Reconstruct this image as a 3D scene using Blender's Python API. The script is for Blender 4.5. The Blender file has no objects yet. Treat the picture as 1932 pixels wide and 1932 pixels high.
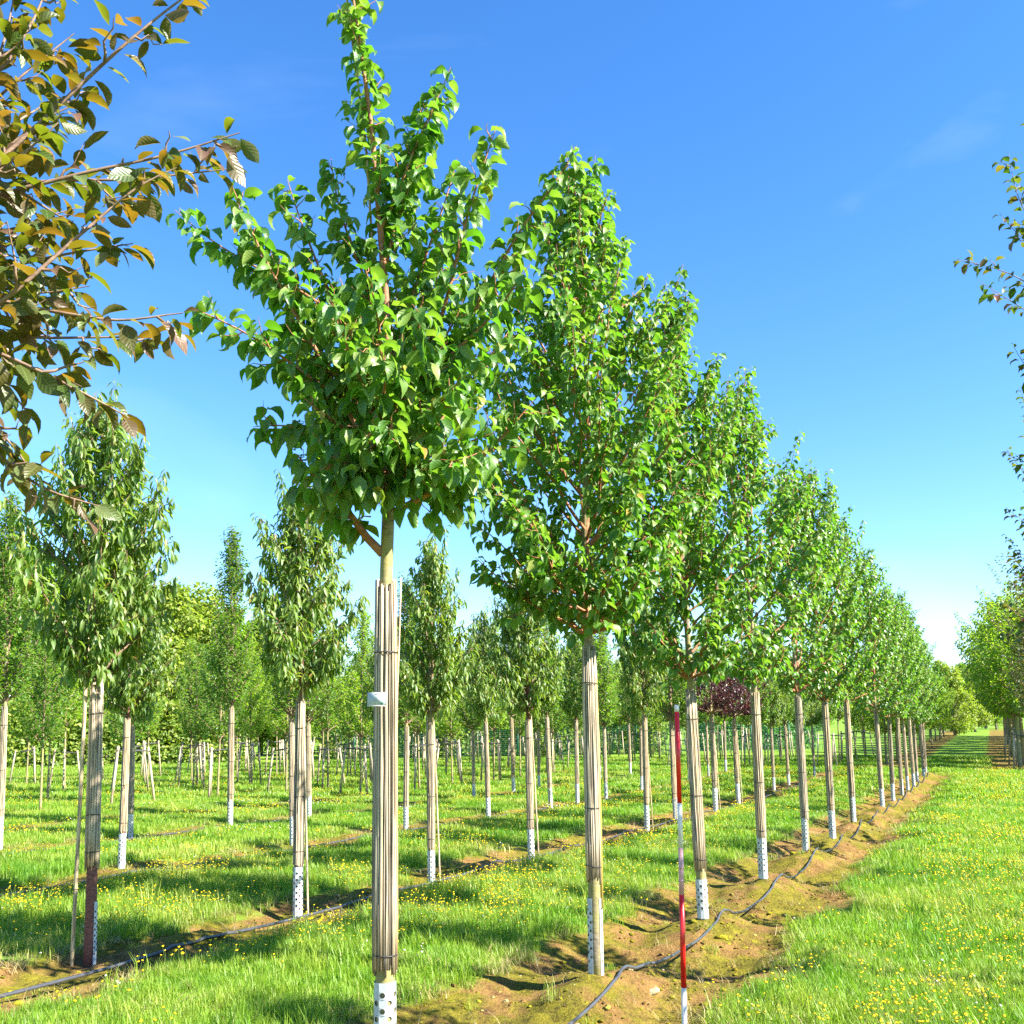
import bpy, math, random
import numpy as np

# ------------------------------------------------------------------ camera, sky, sun, exposure
SC = bpy.context.scene
COL = SC.collection
FPX, CXY, EYE = 1900.0, 966.0, 1.75            # focal length in picture units (1932 wide), centre, eye height
PITCH, YAW = math.radians(12.72), math.radians(25.09)
cam_d = bpy.data.cameras.new('camera')
cam_d.sensor_width = 36.0
cam_d.lens = FPX / 1932.0 * 36.0
cam_d.clip_end = 4000
cam = bpy.data.objects.new('camera', cam_d)
COL.objects.link(cam)
cam.location = (0, 0, EYE)
cam.rotation_euler = (math.pi / 2 + PITCH, 0, YAW)
SC.camera = cam

SUN_AZ, SUN_EL = math.radians(88), math.radians(40)      # azimuth clockwise from +Y (the row direction)
world = bpy.data.worlds.new('World')
SC.world = world
world.use_nodes = True
wn, wl = world.node_tree.nodes, world.node_tree.links
sky = wn.new('ShaderNodeTexSky')
sky.sky_type = 'NISHITA'
sky.sun_disc = False
sky.sun_elevation = SUN_EL
sky.sun_rotation = SUN_AZ
sky.altitude = 100
sky.air_density = 1.0
sky.dust_density = 0.15
sky.ozone_density = 3.0
hs = wn.new('ShaderNodeHueSaturation')
hs.inputs['Saturation'].default_value = 1.28
hs.inputs['Hue'].default_value = 0.506
hs.inputs['Value'].default_value = 1.0
wl.new(sky.outputs[0], hs.inputs['Color'])
# thin high cirrus
tc = wn.new('ShaderNodeTexCoord')
mp = wn.new('ShaderNodeMapping')
mp.inputs['Scale'].default_value = (1.2, 1.2, 3.4)
mp.inputs['Rotation'].default_value = (0.5, 0.3, 0.4)
wl.new(tc.outputs['Generated'], mp.inputs['Vector'])
nz = wn.new('ShaderNodeTexNoise')
nz.inputs['Scale'].default_value = 1.6
nz.inputs['Detail'].default_value = 7
nz.inputs['Distortion'].default_value = 0.6
wl.new(mp.outputs[0], nz.inputs['Vector'])
rp = wn.new('ShaderNodeMapRange')
rp.inputs['From Min'].default_value = 0.58
rp.inputs['From Max'].default_value = 0.85
rp.inputs['To Max'].default_value = 0.10
wl.new(nz.outputs['Fac'], rp.inputs['Value'])
mx = wn.new('ShaderNodeMix')
mx.data_type = 'RGBA'
mx.inputs['B'].default_value = (7.5, 8.3, 9.5, 1)
wl.new(rp.outputs[0], mx.inputs['Factor'])
wl.new(hs.outputs[0], mx.inputs['A'])
bg = wn['Background']
bg.inputs['Strength'].default_value = 0.080
wl.new(mx.outputs['Result'], bg.inputs['Color'])

sun_d = bpy.data.lights.new('sun', 'SUN')
sun_d.energy = 4.8
sun_d.angle = math.radians(0.5)
sun_d.color = (1.0, 0.95, 0.86)
sun = bpy.data.objects.new('sun', sun_d)
COL.objects.link(sun)
sun.rotation_euler = (math.pi / 2 - SUN_EL, 0, math.pi - SUN_AZ)

SC.view_settings.view_transform = 'Standard'
SC.view_settings.look = 'None'
SC.view_settings.gamma = 1
SC.view_settings.use_curve_mapping = False
SC.view_settings.exposure = 2.15
SC.render.engine = 'CYCLES'
SC.cycles.max_bounces = 6
SC.cycles.diffuse_bounces = 3
SC.cycles.glossy_bounces = 2
SC.cycles.transmission_bounces = 4
SC.cycles.transparent_max_bounces = 4
SC.cycles.use_denoising = False
SC.cycles.caustics_reflective = False
SC.cycles.caustics_refractive = False
SC.render.film_transparent = False

RNG = np.random.default_rng(11)
random.seed(11)


def at(px, py, depth):
    """point seen at picture position px,py, at a forward distance of `depth` metres"""
    u, v = (px - CXY) / FPX, -(py - CXY) / FPX
    f = math.cos(PITCH) - v * math.sin(PITCH)
    up = math.sin(PITCH) + v * math.cos(PITCH)
    c, s = math.cos(YAW), math.sin(YAW)
    k = depth / f
    return np.array([(u * c - f * s) * k, (u * s + f * c) * k, EYE + up * k])


# ------------------------------------------------------------------ noise and ground height
_LAT = np.random.default_rng(5).random((256, 256))


def vnoise(x, y):
    x, y = np.asarray(x, float), np.asarray(y, float)
    xi, yi = np.floor(x).astype(int), np.floor(y).astype(int)
    fx, fy = x - xi, y - yi
    fx, fy = fx * fx * (3 - 2 * fx), fy * fy * (3 - 2 * fy)
    a, b = _LAT[xi & 255, yi & 255], _LAT[(xi + 1) & 255, yi & 255]
    c, d = _LAT[xi & 255, (yi + 1) & 255], _LAT[(xi + 1) & 255, (yi + 1) & 255]
    return (a * (1 - fx) + b * fx) * (1 - fy) + (c * (1 - fx) + d * fx) * fy


def fbm(x, y, o=4):
    s, a, t = 0, 0.5, 0
    for k in range(o):
        s = s + a * vnoise(x * 2 ** k + 17.3 * k, y * 2 ** k + 9.1 * k)
        t += a
        a *= 0.5
    return s / t


def sstep(a, b, x):
    t = np.clip((x - a) / (b - a), 0, 1)
    return t * t * (3 - 2 * t)


PITCH_Y = 2.95
ROW1_Y0 = 4.48
ROWS = [(1.75, 0.85, 1.0), (-2.72, 1.0, 1.0), (-6.7, 0.62, 0.55), (-10.8, 0.5, 0.35), (-14.5, 0.45, 0.3), (-18.1, 0.4, 0.25), (-21.7, 0.4, 0.25)]
ROW_END = 48.0


def soil_mask(x, y):
    m = np.zeros_like(np.asarray(x, float))
    for X, hw, amp in ROWS:
        d = np.abs(x - X)
        wob = (fbm(x * 1.3 + X, y * 1.1, 3) - 0.5) * 0.85 + (fbm(x * 5, y * 5 + X, 3) - 0.5) * 0.7
        ph = np.cos((y - ROW1_Y0) / PITCH_Y * 2 * math.pi)
        m = np.maximum(m, sstep(0.14, -0.14, d - hw * (1 - 0.1 * ph) - wob * (0.55 if hw > 0.8 else 0.7)))
    m = m * sstep(ROW_END + 1, ROW_END - 0.5, y + (fbm(x, y) - 0.5) * 2)
    return m


def far_soil(x, y):
    """bare strips of the far block beyond the cross path"""
    m = sstep(0.35, -0.1, np.abs(x + 4.4) - 0.75) + sstep(-0.2, 0.2, x + 0.55) * sstep(30, 26, x)
    return np.clip(m, 0, 1) * sstep(50.0, 50.8, y) * sstep(150, 140, y)


def gh(x, y):
    x, y = np.asarray(x, float), np.asarray(y, float)
    t = (y - 34) / 5.0
    z = 0.027 * 5.0 * np.where(t > 20, t, np.log1p(np.exp(np.clip(t, -30, 20))))
    z = np.where(y > 170, z + 0.05 * (y - 170) * 0, z)
    z = z + (fbm(x * 0.35, y * 0.35, 3) - 0.5) * 0.10
    end = sstep(ROW_END + 1, ROW_END - 1, y)
    for X, hw, amp in ROWS:
        d = (x - X) / (hw * 0.82)
        ph = 0.5 + 0.5 * np.cos((y - ROW1_Y0 - 0.25 * (x - X)) / PITCH_Y * 2 * math.pi + 0.5 * (fbm(y * 0.5 + X, x * 0.2) - 0.5))
        g = np.exp(-d * d)
        z = z + end * amp * (0.17 * np.exp(-(d * 1.95) ** 2) * (0.5 + 0.5 * ph) + 0.20 * (ph - 0.6) * g - 0.17 * np.exp(-d ** 4))
        z = z + end * amp * np.exp(-(d / 1.2) ** 4) * ((fbm(x * 3.1 + 40, y * 3.1, 4) - 0.5) * 0.13 + (fbm(x * 9, y * 9, 3) - 0.5) * 0.075)
    return z


def ghs(x, y):
    return float(gh(np.array([x]), np.array([y]))[0])


# ------------------------------------------------------------------ materials
MATS = {}


def nmat(name):
    m = bpy.data.materials.new(name)
    m.use_nodes = True
    MATS[name] = m
    return m, m.node_tree.nodes, m.node_tree.links, m.node_tree.nodes['Principled BSDF']


def ramp(n, stops):
    r = n.new('ShaderNodeValToRGB')
    e = r.color_ramp.elements
    while len(e) < len(stops):
        e.new(0.5)
    for k, (p, c) in enumerate(stops):
        e[k].position = p
        e[k].color = (*c, 1)
    return r


def noise(n, l, scale, detail=4, vec=None, rough=0.55):
    t = n.new('ShaderNodeTexNoise')
    t.inputs['Scale'].default_value = scale
    t.inputs['Detail'].default_value = detail
    t.inputs['Roughness'].default_value = rough
    if vec is not None:
        l.new(vec, t.inputs['Vector'])
    return t


def math_node(n, l, op, a, b=None):
    t = n.new('ShaderNodeMath')
    t.operation = op
    for k, v in enumerate((a, b)):
        if v is None:
            continue
        if isinstance(v, (int, float)):
            t.inputs[k].default_value = v
        else:
            l.new(v, t.inputs[k])
    return t.outputs[0]


def mixc(n, l, fac, a, b, mode='MIX'):
    t = n.new('ShaderNodeMix')
    t.data_type = 'RGBA'
    t.blend_type = mode
    for s, v in (('Factor', fac), ('A', a), ('B', b)):
        if isinstance(v, (int, float)):
            t.inputs[s].default_value = v
        elif isinstance(v, tuple):
            t.inputs[s].default_value = (*v, 1)
        else:
            l.new(v, t.inputs[s])
    return t.outputs['Result']


def leaf_mat(name, stops, trans, tfac=0.38, rough=0.42, veins=False, spec=0.45, under=None):
    m, n, l, b = nmat(name)
    at_ = n.new('ShaderNodeAttribute')
    at_.attribute_name = 'luv'
    sp = n.new('ShaderNodeSeparateXYZ')
    l.new(at_.outputs['Vector'], sp.inputs[0])
    oi = n.new('ShaderNodeObjectInfo')
    rnd = math_node(n, l, 'FRACT', math_node(n, l, 'ADD', sp.outputs[2], oi.outputs['Random']))
    r = ramp(n, stops)
    l.new(rnd, r.inputs[0])
    col = r.outputs[0]
    bump_h = None
    if veins:
        au = math_node(n, l, 'ABSOLUTE', sp.outputs[0])
        ph = math_node(n, l, 'SUBTRACT', sp.outputs[1], math_node(n, l, 'MULTIPLY', au, 0.22))
        wv = math_node(n, l, 'SINE', math_node(n, l, 'MULTIPLY', ph, 46.0))
        wv = math_node(n, l, 'MULTIPLY', math_node(n, l, 'ADD', wv, 1.0), 0.5)
        rib = n.new('ShaderNodeMapRange')
        rib.inputs['From Min'].default_value = 0.0
        rib.inputs['From Max'].default_value = 0.10
        rib.inputs['To Min'].default_value = 1.0
        rib.inputs['To Max'].default_value = 0.0
        l.new(au, rib.inputs['Value'])
        vein = math_node(n, l, 'MAXIMUM', math_node(n, l, 'MULTIPLY', math_node(n, l, 'POWER', wv, 6.0), 0.45), rib.outputs[0])
        col = mixc(n, l, math_node(n, l, 'MULTIPLY', vein, 0.30), col, (0.30, 0.42, 0.12))
        bp = n.new('ShaderNodeBump')
        bp.inputs['Strength'].default_value = 0.3
        bp.inputs['Distance'].default_value = 0.002
        l.new(wv, bp.inputs['Height'])
        l.new(bp.outputs[0], b.inputs['Normal'])
    if under is not None:
        g = n.new('ShaderNodeNewGeometry')
        col = mixc(n, l, math_node(n, l, 'MULTIPLY', g.outputs['Backfacing'], 0.55), col, under)
    l.new(col, b.inputs['Base Color'])
    b.inputs['Roughness'].default_value = rough
    b.inputs['Specular IOR Level'].default_value = spec
    t = n.new('ShaderNodeBsdfTranslucent')
    tcol = mixc(n, l, rnd, trans[0], trans[1])
    l.new(tcol, t.inputs['Color'])
    ms = n.new('ShaderNodeMixShader')
    ms.inputs[0].default_value = tfac
    l.new(b.outputs[0], ms.inputs[1])
    l.new(t.outputs[0], ms.inputs[2])
    l.new(ms.outputs[0], n['Material Output'].inputs['Surface'])
    return m


LEAF_GREEN = leaf_mat('leaf_green', [(0, (0.045, 0.125, 0.016)), (0.45, (0.085, 0.19, 0.028)), (0.8, (0.15, 0.25, 0.05)), (0.975, (0.22, 0.29, 0.07)), (0.99, (0.38, 0.32, 0.04)), (1.0, (0.36, 0.16, 0.03))],
                      ((0.12, 0.36, 0.012), (0.27, 0.46, 0.03)), 0.42, 0.43, veins=True, spec=0.5)
LEAF_MID = leaf_mat('leaf_mid_green', [(0, (0.045, 0.13, 0.016)), (0.5, (0.095, 0.20, 0.028)), (1.0, (0.19, 0.28, 0.06))],
                    ((0.12, 0.36, 0.012), (0.27, 0.46, 0.03)), 0.42, 0.38, spec=0.6)
LEAF_BRONZE = leaf_mat('leaf_bronze', [(0, (0.035, 0.07, 0.012)), (0.3, (0.06, 0.075, 0.014)), (0.55, (0.08, 0.04, 0.02)), (0.75, (0.15, 0.07, 0.055)), (0.85, (0.06, 0.10, 0.02)), (1.0, (0.16, 0.21, 0.08))],
                       ((0.19, 0.26, 0.008), (0.34, 0.17, 0.012)), 0.38, 0.40, veins=True, under=(0.10, 0.10, 0.03))
LEAF_DUSK = leaf_mat('leaf_dusky', [(0, (0.03, 0.075, 0.02)), (0.6, (0.05, 0.09, 0.022)), (0.85, (0.09, 0.05, 0.03)), (1.0, (0.16, 0.05, 0.035))],
                     ((0.10, 0.24, 0.015), (0.26, 0.24, 0.02)), 0.36, 0.40)
LEAF_PEACH = leaf_mat('leaf_narrow_olive', [(0, (0.065, 0.13, 0.026)), (0.5, (0.12, 0.20, 0.042)), (0.97, (0.21, 0.28, 0.07)), (1.0, (0.25, 0.13, 0.03))],
                      ((0.20, 0.40, 0.02), (0.40, 0.50, 0.04)), 0.42, 0.42)
LEAF_PEAR = leaf_mat('leaf_small_glossy', [(0, (0.035, 0.095, 0.016)), (0.5, (0.075, 0.15, 0.024)), (1.0, (0.15, 0.22, 0.045))],
                     ((0.14, 0.38, 0.012), (0.32, 0.50, 0.03)), 0.42, 0.33)
LEAF_BRIGHT = leaf_mat('leaf_bright', [(0, (0.07, 0.16, 0.015)), (0.5, (0.13, 0.24, 0.022)), (1.0, (0.23, 0.31, 0.045))],
                       ((0.26, 0.52, 0.012), (0.46, 0.62, 0.03)), 0.46, 0.45)
LEAF_PURPLE = leaf_mat('leaf_purple', [(0, (0.018, 0.006, 0.010)), (0.6, (0.04, 0.010, 0.018)), (1.0, (0.10, 0.028, 0.035))],
                       ((0.14, 0.02, 0.03), (0.22, 0.03, 0.05)), 0.22, 0.35)
LEAF_WOOD = leaf_mat('leaf_wood', [(0, (0.10, 0.17, 0.02)), (0.5, (0.19, 0.26, 0.035)), (1.0, (0.30, 0.33, 0.06))],
                     ((0.28, 0.46, 0.02), (0.46, 0.54, 0.04)), 0.44, 0.5)
LEAF_HEDGE = leaf_mat('leaf_hedge', [(0, (0.04, 0.12, 0.012)), (0.5, (0.075, 0.20, 0.016)), (1.0, (0.12, 0.28, 0.03))],
                      ((0.14, 0.40, 0.01), (0.24, 0.50, 0.02)), 0.36, 0.5)
LEAF_RED = leaf_mat('leaf_red', [(0, (0.30, 0.05, 0.03)), (1, (0.42, 0.10, 0.06))], ((0.5, 0.06, 0.03), (0.5, 0.1, 0.04)), 0.4)


def bark_mat(name, c1, c2, moss=None, scale=18):
    m, n, l, b = nmat(name)
    t = n.new('ShaderNodeTexCoord')
    mpp = n.new('ShaderNodeMapping')
    mpp.inputs['Scale'].default_value = (1, 1, 2.6)
    l.new(t.outputs['Object'], mpp.inputs[0])
    z = noise(n, l, scale, 6, mpp.outputs[0])
    r = ramp(n, [(0.3, c1), (0.7, c2)])
    l.new(z.outputs['Fac'], r.inputs[0])
    col = r.outputs[0]
    if moss:
        z2 = noise(n, l, 6, 4, t.outputs['Object'])
        rr = ramp(n, [(0.42, (0, 0, 0)), (0.58, (1, 1, 1))])
        l.new(z2.outputs['Fac'], rr.inputs[0])
        col = mixc(n, l, math_node(n, l, 'MULTIPLY', rr.outputs[0], 0.75), col, moss)
    l.new(col, b.inputs['Base Color'])
    b.inputs['Roughness'].default_value = 0.75
    bp = n.new('ShaderNodeBump')
    bp.inputs['Strength'].default_value = 0.5
    bp.inputs['Distance'].default_value = 0.006
    l.new(z.outputs['Fac'], bp.inputs['Height'])
    l.new(bp.outputs[0], b.inputs['Normal'])
    return m


BARK = bark_mat('bark_grey_green', (0.13, 0.10, 0.065), (0.30, 0.25, 0.16), (0.27, 0.24, 0.06))
BARK_RED = bark_mat('bark_red', (0.07, 0.022, 0.018), (0.22, 0.08, 0.055), None, 30)
TWIG = bark_mat('twig_reddish', (0.22, 0.075, 0.035), (0.38, 0.17, 0.075))
TWIG_DARK = bark_mat('twig_brown', (0.12, 0.07, 0.045), (0.27, 0.17, 0.11))
BARK_OLD = bark_mat('bark_old', (0.10, 0.08, 0.06), (0.22, 0.18, 0.13), None, 6)


def reed_mat(name, stops, sc=(55, 55, 1.6)):
    m, n, l, b = nmat(name)
    a = n.new('ShaderNodeAttribute')
    a.attribute_name = 'rnd'
    oi = n.new('ShaderNodeObjectInfo')
    rnd = math_node(n, l, 'FRACT', math_node(n, l, 'ADD', a.outputs['Fac'], oi.outputs['Random']))
    r = ramp(n, stops)
    l.new(rnd, r.inputs[0])
    t = n.new('ShaderNodeTexCoord')
    mpp = n.new('ShaderNodeMapping')
    mpp.inputs['Scale'].default_value = sc
    l.new(t.outputs['Object'], mpp.inputs[0])
    z = noise(n, l, 2.0, 5, mpp.outputs[0])
    rr = ramp(n, [(0.40, (0.28, 0.27, 0.27)), (0.53, (1, 1, 1))])
    l.new(z.outputs['Fac'], rr.inputs[0])
    col = mixc(n, l, 0.85, r.outputs[0], rr.outputs[0], 'MULTIPLY')
    l.new(col, b.inputs['Base Color'])
    b.inputs['Roughness'].default_value = 0.5
    b.inputs['Specular IOR Level'].default_value = 0.3
    bp = n.new('ShaderNodeBump')
    bp.inputs['Strength'].default_value = 0.4
    bp.inputs['Distance'].default_value = 0.003
    l.new(z.outputs['Fac'], bp.inputs['Height'])
    l.new(bp.outputs[0], b.inputs['Normal'])
    return m


REED = reed_mat('reed_cane', [(0, (0.24, 0.20, 0.15)), (0.3, (0.40, 0.33, 0.235)), (0.65, (0.56, 0.46, 0.325)), (0.88, (0.60, 0.45, 0.26)), (1, (0.46, 0.31, 0.15))])
BAMBOO = reed_mat('bamboo', [(0, (0.50, 0.37, 0.19)), (1, (0.62, 0.50, 0.32))], (20, 20, 1.2))
POSTWOOD = reed_mat('round_post_wood', [(0, (0.26, 0.23, 0.17)), (0.5, (0.42, 0.34, 0.23)), (1, (0.50, 0.42, 0.28))], (14, 14, 1.0))


def plain(name, col, rough=0.5, spec=0.4, bump=0.0, var=0.12, scale=40, trans=0.0):
    m, n, l, b = nmat(name)
    t = n.new('ShaderNodeTexCoord')
    z = noise(n, l, scale, 5, t.outputs['Object'])
    r = ramp(n, [(0.3, tuple(c * (1 - var) for c in col)), (0.7, tuple(min(1, c * (1 + var)) for c in col))])
    l.new(z.outputs['Fac'], r.inputs[0])
    l.new(r.outputs[0], b.inputs['Base Color'])
    b.inputs['Roughness'].default_value = rough
    b.inputs['Specular IOR Level'].default_value = spec
    if bump:
        bp = n.new('ShaderNodeBump')
        bp.inputs['Strength'].default_value = bump
        bp.inputs['Distance'].default_value = 0.004
        l.new(z.outputs['Fac'], bp.inputs['Height'])
        l.new(bp.outputs[0], b.inputs['Normal'])
    if trans:
        tr = n.new('ShaderNodeBsdfTranslucent')
        tr.inputs['Color'].default_value = (*col, 1)
        ms = n.new('ShaderNodeMixShader')
        ms.inputs[0].default_value = trans
        l.new(b.outputs[0], ms.inputs[1])
        l.new(tr.outputs[0], ms.inputs[2])
        l.new(ms.outputs[0], n['Material Output'].inputs['Surface'])
    return m


GUARD = plain('white_guard_plastic', (0.52, 0.56, 0.55), 0.5, 0.35, 0.15, 0.25, 9, 0.10)
TIE = plain('dark_tie', (0.035, 0.032, 0.03), 0.5)
HOSE = plain('black_hose', (0.055, 0.058, 0.066), 0.30, 0.6, 0.05, 0.2, 8)
RED = plain('red_paint', (0.72, 0.010, 0.012), 0.32, 0.5, 0.05, 0.12, 25)
PALEPINK = plain('faded_paint', (0.58, 0.30, 0.31), 0.4, 0.5, 0.05, 0.14, 12)
WHITEP = plain('white_paint', (0.66, 0.60, 0.56), 0.4, 0.5, 0.05, 0.15, 14)
PLATE = plain('label_plate', (0.44, 0.49, 0.51), 0.8, 0.1, 0.0, 0.05, 6)
INK = plain('label_ink', (0.03, 0.05, 0.07), 0.5)
INKG = plain('label_green', (0.05, 0.22, 0.10), 0.5)
RAIL = plain('dark_rail', (0.05, 0.05, 0.05), 0.6)
FENCEG = plain('fence_green', (0.015, 0.11, 0.075), 0.45)
STONE = plain('pale_stone', (0.45, 0.40, 0.34), 0.8, 0.3, 0.3, 0.3, 30)
PETAL = plain('yellow_petal', (0.78, 0.58, 0.006), 0.5, 0.3, 0, 0.08, 30, 0.25)
PETALW = plain('white_petal', (0.66, 0.64, 0.54), 0.6, 0.3, 0, 0.1, 30, 0.25)
STEM = plain('flower_stem', (0.14, 0.20, 0.04), 0.5, 0.3)


def grass_mat(name, stops, tr):
    m, n, l, b = nmat(name)
    oi = n.new('ShaderNodeObjectInfo')
    g = n.new('ShaderNodeNewGeometry')
    z = noise(n, l, 0.55, 4, g.outputs['Position'])
    f = math_node(n, l, 'ADD', math_node(n, l, 'MULTIPLY', oi.outputs['Random'], 0.45), math_node(n, l, 'SUBTRACT', math_node(n, l, 'MULTIPLY', z.outputs['Fac'], 2.1), 0.72))
    r = ramp(n, stops)
    l.new(f, r.inputs[0])
    l.new(r.outputs[0], b.inputs['Base Color'])
    b.inputs['Roughness'].default_value = 0.45
    b.inputs['Specular IOR Level'].default_value = 0.35
    t = n.new('ShaderNodeBsdfTranslucent')
    l.new(mixc(n, l, f, tr[0], tr[1]), t.inputs['Color'])
    ms = n.new('ShaderNodeMixShader')
    ms.inputs[0].default_value = 0.42
    l.new(b.outputs[0], ms.inputs[1])
    l.new(t.outputs[0], ms.inputs[2])
    l.new(ms.outputs[0], n['Material Output'].inputs['Surface'])
    return m


GRASS = grass_mat('grass_blade', [(0, (0.075, 0.20, 0.013)), (0.35, (0.15, 0.28, 0.02)), (0.7, (0.25, 0.34, 0.035)), (1, (0.38, 0.38, 0.09))],
                  ((0.14, 0.42, 0.008), (0.36, 0.52, 0.03)))


def ground_mat():
    m, n, l, b = nmat('field_ground')
    a = n.new('ShaderNodeAttribute')
    a.attribute_name = 'soil'
    g = n.new('ShaderNodeNewGeometry')
    pos = g.outputs['Position']
    z1 = noise(n, l, 0.5, 5, pos)
    z2 = noise(n, l, 5.0, 8, pos, 0.65)
    z3 = noise(n, l, 42.0, 6, pos, 0.7)
    # grass floor
    rg = ramp(n, [(0.30, (0.075, 0.16, 0.012)), (0.5, (0.13, 0.24, 0.018)), (0.68, (0.22, 0.29, 0.03))])
    l.new(math_node(n, l, 'ADD', math_node(n, l, 'MULTIPLY', z1.outputs['Fac'], 0.6), math_node(n, l, 'MULTIPLY', z2.outputs['Fac'], 0.4)), rg.inputs[0])
    gcol = mixc(n, l, 0.5, rg.outputs[0], z3.outputs['Color'], 'OVERLAY')
    # soil with moss
    rs = ramp(n, [(0.34, (0.06, 0.034, 0.014)), (0.46, (0.18, 0.10, 0.03)), (0.68, (0.34, 0.20, 0.065))])
    l.new(math_node(n, l, 'ADD', math_node(n, l, 'MULTIPLY', z2.outputs['Fac'], 0.6), math_node(n, l, 'MULTIPLY', z3.outputs['Fac'], 0.4)), rs.inputs[0])
    zm = noise(n, l, 1.9, 6, pos, 0.6)
    rm = ramp(n, [(0.41, (0, 0, 0)), (0.54, (1, 1, 1))])
    l.new(zm.outputs['Fac'], rm.inputs[0])
    mosc = ramp(n, [(0.38, (0.03, 0.032, 0.004)), (0.48, (0.11, 0.105, 0.006)), (0.64, (0.24, 0.215, 0.012))])
    z4 = noise(n, l, 9.0, 6, pos, 0.7)
    l.new(math_node(n, l, 'ADD', math_node(n, l, 'MULTIPLY', z3.outputs['Fac'], 0.45), math_node(n, l, 'MULTIPLY', z4.outputs['Fac'], 0.55)), mosc.inputs[0])
    scol = mixc(n, l, math_node(n, l, 'MULTIPLY', rm.outputs[0], 0.85), rs.outputs[0], mosc.outputs[0])
    col = mixc(n, l, a.outputs['Fac'], gcol, scol)
    l.new(col, b.inputs['Base Color'])
    b.inputs['Roughness'].default_value = 0.9
    b.inputs['Specular IOR Level'].default_value = 0.15
    bp = n.new('ShaderNodeBump')
    bp.inputs['Strength'].default_value = 0.9
    bp.inputs['Distance'].default_value = 0.06
    l.new(math_node(n, l, 'ADD', z2.outputs['Fac'], math_node(n, l, 'MULTIPLY', z3.outputs['Fac'], 0.5)), bp.inputs['Height'])
    l.new(bp.outputs[0], b.inputs['Normal'])
    return m


GROUND = ground_mat()


# ------------------------------------------------------------------ mesh helpers
def tri_mesh(name, V, F, mat=None, attrs=None, smooth=True):
    V = np.asarray(V, np.float32)
    F = np.asarray(F, np.int32)
    k = F.shape[1]
    me = bpy.data.meshes.new(name)
    me.vertices.add(len(V))
    me.vertices.foreach_set('co', V.ravel())
    me.loops.add(F.size)
    me.loops.foreach_set('vertex_index', F.ravel())
    me.polygons.add(len(F))
    me.polygons.foreach_set('loop_start', np.arange(0, F.size, k, dtype=np.int32))
    me.update(calc_edges=True)
    if smooth:
        me.polygons.foreach_set('use_smooth', np.ones(len(F), bool))
    for an, (tp, data) in (attrs or {}).items():
        at_ = me.attributes.new(an, tp, 'POINT')
        at_.data.foreach_set('vector' if tp == 'FLOAT_VECTOR' else 'value', np.asarray(data, np.float32).ravel())
    if mat:
        me.materials.append(mat)
    me.validate()
    return me


def obj(name, me, parent=None, loc=None):
    o = bpy.data.objects.new(name, me)
    COL.objects.link(o)
    if loc is not None:
        o.location = loc
    if parent is not None:
        o.parent = parent
    return o


def tag(o, label=None, cat=None, group=None, kind=None):
    for k, v in (('label', label), ('category', cat), ('group', group), ('kind', kind)):
        if v:
            o[k] = v
    return o


def empty(name, loc, rz=0.0):
    o = obj(name, None)
    o.empty_display_size = 0.2
    o.location = loc
    o.rotation_euler = (0, 0, rz)
    return o


def norm(v):
    return v / (np.linalg.norm(v) + 1e-9)


def tube(P, R, sides=6, cap=True):
    """quads of a tapered tube along polyline P"""
    P = np.asarray(P, float)
    R = np.broadcast_to(np.asarray(R, float), (len(P),))
    T = np.gradient(P, axis=0)
    T = T / (np.linalg.norm(T, axis=1, keepdims=True) + 1e-9)
    ref = np.array([0.0, 0.0, 1.0]) if abs(T[0][2]) < 0.9 else np.array([1.0, 0.0, 0.0])
    V, F = [], []
    x = norm(np.cross(T[0], ref))
    for i in range(len(P)):
        x = norm(x - T[i] * np.dot(x, T[i]))
        y = np.cross(T[i], x)
        for k in range(sides):
            a = 2 * math.pi * k / sides
            V.append(P[i] + R[i] * (math.cos(a) * x + math.sin(a) * y))
    for i in range(len(P) - 1):
        for k in range(sides):
            k2 = (k + 1) % sides
            F.append((i * sides + k, i * sides + k2, (i + 1) * sides + k2, (i + 1) * sides + k))
    if cap:
        for base, pt, flip in ((0, P[0], True), ((len(P) - 1) * sides, P[-1], False)):
            c = len(V)
            V.append(pt)
            for k in range(sides):
                k2 = (k + 1) % sides
                q = (base + k2, base + k, c, c) if flip else (base + k, base + k2, c, c)
                F.append(q[:3] + (q[2],))
    return V, F


class MB:
    """collects quads and triangles (all stored as triangles)"""

    def __init__(self):
        self.V, self.F, self.A = [], [], []

    def add(self, V, F, rnd=0.0):
        b = len(self.V)
        self.V.extend(V)
        self.A.extend([rnd] * len(V))
        for q in F:
            if len(q) == 4 and q[2] != q[3]:
                self.F.append((b + q[0], b + q[1], b + q[2]))
                self.F.append((b + q[0], b + q[2], b + q[3]))
            else:
                self.F.append((b + q[0], b + q[1], b + q[2]))

    def tube(self, P, R, sides=6, rnd=0.0, cap=True):
        self.add(*tube(P, R, sides, cap), rnd)

    def box(self, lo, hi, rnd=0.0):
        x0, y0, z0 = lo
        x1, y1, z1 = hi
        V = [(x0, y0, z0), (x1, y0, z0), (x1, y1, z0), (x0, y1, z0), (x0, y0, z1), (x1, y0, z1), (x1, y1, z1), (x0, y1, z1)]
        F = [(0, 3, 2, 1), (4, 5, 6, 7), (0, 1, 5, 4), (1, 2, 6, 5), (2, 3, 7, 6), (3, 0, 4, 7)]
        self.add(V, F, rnd)

    def mesh(self, name, mat, smooth=True):
        return tri_mesh(name, self.V, self.F, mat, {'rnd': ('FLOAT', self.A)}, smooth)

    def build(self, name, mat, parent=None, loc=None, smooth=True):
        return obj(name, self.mesh(name, mat, smooth), parent, loc)


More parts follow.
